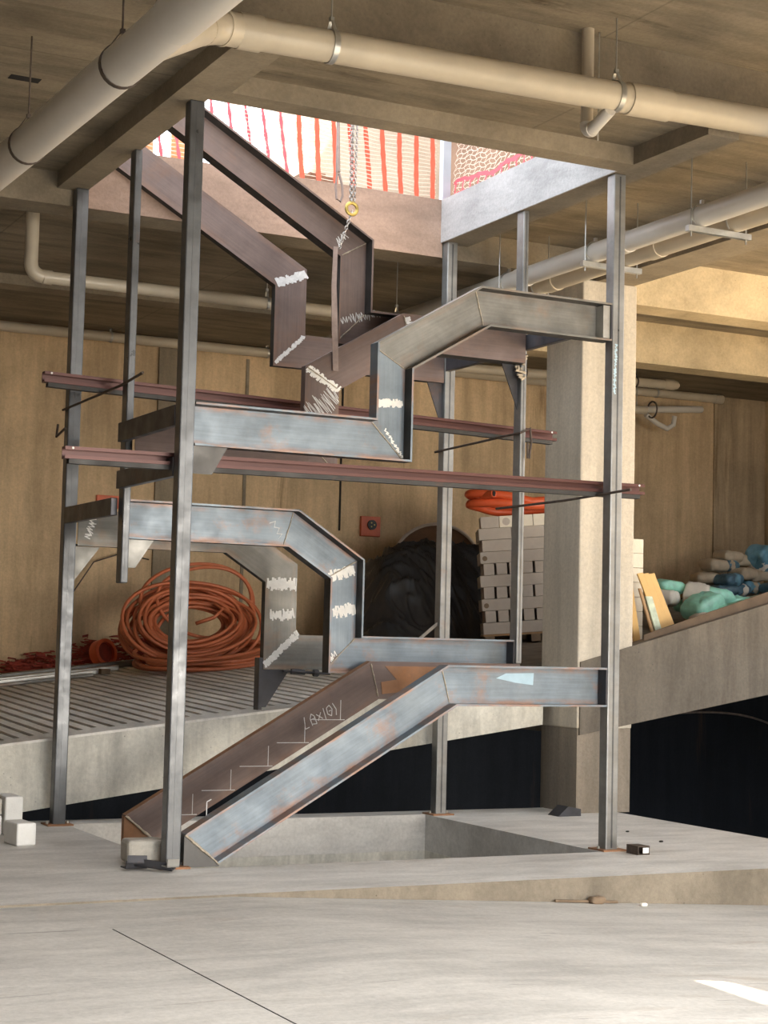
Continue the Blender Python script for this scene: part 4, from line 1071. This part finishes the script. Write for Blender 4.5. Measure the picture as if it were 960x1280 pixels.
gl = [
 (7.95, 5.6, 2.155, .36, .24, .13, (0, .1, .1), 'green', 'green plastic bag lying at the top left of the green pile', None),
 (7.86, 5.5, 2.03, .30, .22, .15, (.1, 0, .6), 'bagw', 'white bag at the left end of the green pile beside the yellow panel', None),
 (8.23, 5.45, 2.05, .30, .26, .24, (.2, .5, .9), 'bagw', 'white bag standing tilted on top in the middle of the green pile', None),
 (8.60, 5.6, 2.06, .40, .26, .17, (0, .15, -.15), 'green', 'bright green bag lying at the top right of the green pile', None),
 (8.05, 5.1, 1.93, .44, .30, .22, (.1, -.35, .2), 'green', 'large green bag slumped in front at the left of the pile', None),
 (8.35, 5.05, 1.86, .40, .28, .16, (0, .1, .4), 'green', 'green bag low in the middle of the pile below the white one', None),
 (8.72, 5.2, 1.93, .42, .28, .16, (0, -.15, -.1), 'green', 'green bag low at the right of the pile below the bright one', None),
 (9.05, 5.2, 1.96, .42, .28, .14, (0, -.2, .1), 'bagw', 'white and green bag at the far right end of the green pile', 'green'),
 (8.15, 4.7, 1.79, .34, .24, .13, (0, -.1, .1), 'bagw', 'white bag at the front left of the green pile near the ramp edge', None),
 (7.82, 4.75, 1.77, .30, .24, .14, (0, -.1, .3), 'blockg', 'grey printed bag at the front left corner of the green pile', 'bagw'),
 (8.50, 4.72, 1.83, .36, .24, .12, (0, -.12, -.2), 'green', 'pale green bag at the front of the pile along the ramp edge', 'blockg'),
]
gl += [(8.97, 5.6, 2.00, .36, .26, .14, (0, .1, -.1), 'green', 'green bag right of the bright top bag at the back of the green pile', None),
 (8.72, 4.75, 1.80, .34, .24, .12, (0, -.2, .1), 'palegreen', 'pale green bag at the front right of the pile along the ramp edge', 'green'),
 (8.32, 5.65, 1.93, .36, .26, .14, (0, .1, .2), 'green', 'green bag half hidden under the standing white bag', None),
 (9.25, 5.6, 2.03, .36, .26, .13, (0, -.15, -.1), 'palegreen', 'pale green bag at the back right end of the green pile', None)]
for k, (x, y, z, l, w, h, rt, mt_, lb, bd) in enumerate(gl): bag('plastic_bag', (x, y, z), l*1.12, w*1.1, h*1.12, rt, mt_, lb, k+1, GB, bd)
BB = 'blue printed cement bags in the right corner'
bl = [(10.16, 2.53, 'bagc', 'cream', None), (10.42, 2.54, 'blue', 'blue', 'bagc'), (10.10, 2.36, 'bagc', 'cream', None), (10.30, 2.34, 'blue', 'dark blue', 'bluel'), (10.62, 2.44, 'bagc', 'cream printed', None),
      (10.95, 2.43, 'bagc', 'cream', None), (10.22, 2.20, 'blue', 'dark blue', None), (10.52, 2.22, 'blue', 'blue', 'bagw'), (10.80, 2.27, 'bluel', 'bright blue', 'bagc'), (11.05, 2.25, 'blue', 'blue', None),
      (10.32, 2.06, 'blue', 'dark blue', None), (10.62, 2.08, 'bluel', 'blue', 'bagc'), (10.92, 2.09, 'blue', 'dark blue', 'bluel'), (10.48, 2.66, 'bagc', 'cream', None), (10.78, 2.62, 'bagc', 'cream', None)]
posw = ['left end of the third row', 'second place of the third row', 'left end of the second row', 'second place of the second row', 'middle of the third row', 'right end of the third row', 'left end of the lowest visible row',
        'second place of the lowest visible row', 'third place of the lowest visible row', 'right end of the lowest visible row', 'left foot of the pile', 'middle foot of the pile', 'right foot of the pile', 'very top at the left', 'top under the standing bag']
for k, (x, z, mt_, cn, bd) in enumerate(bl):
    bag('cement_bag', (x, 7.5+.12*((k*7) % 3)+(.12 if z > 2.5 else 0), z+.02), .34, .30, .16, (0, RND.uniform(-.1, .1), RND.uniform(-.25, .25)), mt_, '%s bag in the corner pile, %s' % (cn, posw[k]), 30+k, BB, bd)
bag('cement_bag', (10.98, 7.7, 2.66), .42, .30, .30, (.3, .9, .5), 'bluel', 'blue and white bag standing upright on top of the corner pile', 60, BB, 'bagw')

# ---------------------------------------------------------------- loose things on the platform
def lump(name, label, x0, x1, y0, y1, z0, z1, mat, cat='block', rot=0, bevel=.012, group=None):
    mb = MB(); cx_, cy_ = (x0+x1)/2, (y0+y1)/2
    mb.box(x0-cx_, x1-cx_, y0-cy_, y1-cy_, 0, z1-z0); o = mb.build(name, M[mat], bevel=bevel); o.location = (cx_, cy_, z0); o.rotation_euler[2] = rot
    return tag(o, label, cat, group)
lump('aerated_block', 'white block standing upright at the left edge of the platform', -.505, -.375, 2.00, 2.30, 0, .275, 'block')
lump('aerated_block', 'small white block in front of the upright white block, left edge', -.60, -.46, 1.36, 1.62, 0, .155, 'block', rot=.1)
lump('aerated_block', 'lower white block cut by the left edge of the picture', -.66, -.52, 2.02, 2.30, 0, .14, 'block')
lump('aerated_block', 'grey-white block on top of the lower block at the left edge', -.66, -.52, 2.03, 2.30, .142, .26, 'cblock')
lump('concrete_block', 'pale concrete block beside the foot of the left front post', -.185, .08, .165, .36, 0.013, .16, 'cblock', rot=-.05, bevel=.025)
of = thing('steel_offcuts', 'dark steel angle offcuts piled at the foot of the left front post', 'offcut', (-.1, -.15, 0))
for k, (x, y, l, a, t) in enumerate(((-.20, .02, .16, .3, .10), (-.10, -.08, .26, -.75, .16), (-.03, -.17, .09, .3, .05), (-.20, -.03, .12, -.2, .04))):
    mb = MB(); mb.box(-l/2, l/2, -.03, .03, 0, .008); mb.box(-l/2, l/2, -.03, -.022, 0, .05)
    q = mb.build('angle_piece', M['sdark'] if k != 2 else M['zinc'], of); q.matrix_parent_inverse = Matrix(); q.location = Vector((x, y, .012+.012*k))-of.location; q.rotation_euler = (t, t*.5, a)
bx = thing('tube_offcut', 'short rusty square tube offcut beside the right front post', 'offcut', (3.42, -.20, 0))
mb = MB(); x0, x1, y0, y1, z1, t = 3.40, 3.50, -.27, -.13, .062, .006
mb.box(x0, x1, y0, y1, 0, t); mb.box(x0, x1, y0, y1, z1-t, z1); mb.box(x0, x0+t, y0, y1, t, z1-t); mb.box(x1-t, x1, y0, y1, t, z1-t); mb.build('tube', M['rebar'], bx)
mb = MB(); mb.box(x0+.04, x1-t-.004, y0-.003, y0, .012, .05); mb.build('paint_mark', M['white'], bx)
mb = MB(); mb.prism([(4.30, 0), (4.53, 0), (4.53, .06), (4.40, .085)], 1, 2.16, 2.33); tag(mb.build('plate_offcut', M['sdark']), 'dark folded plate offcut lying at the foot of the column', 'offcut')
r = random.Random(77)
DB = (('pale stone chip on the lower floor in front of the step, right', 2.75, -1.25, .022, 'bagw'), ('dark timber splinter along the foot of the step', 2.45, -1.17, .05, 'woodd'), ('small dark pebble on the platform right of the right front post', 4.05, .35, .014, 'dark'), ('tiny dark pebble on the platform in front of the column', 4.2, 1.0, .012, 'dark'))
for lb, x, y, s, mt_ in DB:
    o = pillow(s*2.2, s*1.4, s, seed=int(x*10)).build('debris', M[mt_], smooth='all'); o.location = (x, y, (zfore(x) if y < -1.12 else 0)+s*.42); tag(o, lb, 'debris')
o = bar('thin dark timber strip lying along the foot of the step', (2.15, -1.15, zfore(2.15)+.002), (2.62, -1.15, zfore(2.62)+.002), .02, .016, 'woodd'); o.name = 'timber_strip'; o['category'] = 'timber'
# cable conduit and pale pipe under the right ramp
mb = MB(); mb.tube([(6.4+2.2*math.sin(a*.5*PI), 4.2, .80-.95*(1-math.cos((a*1.5-.45)))) for a in [k/24 for k in range(25)]], 0.012, 8); tag(mb.build('conduit', M['rebar'], smooth='all'), 'grey conduit curving down in the dark below the right ramp', 'conduit')
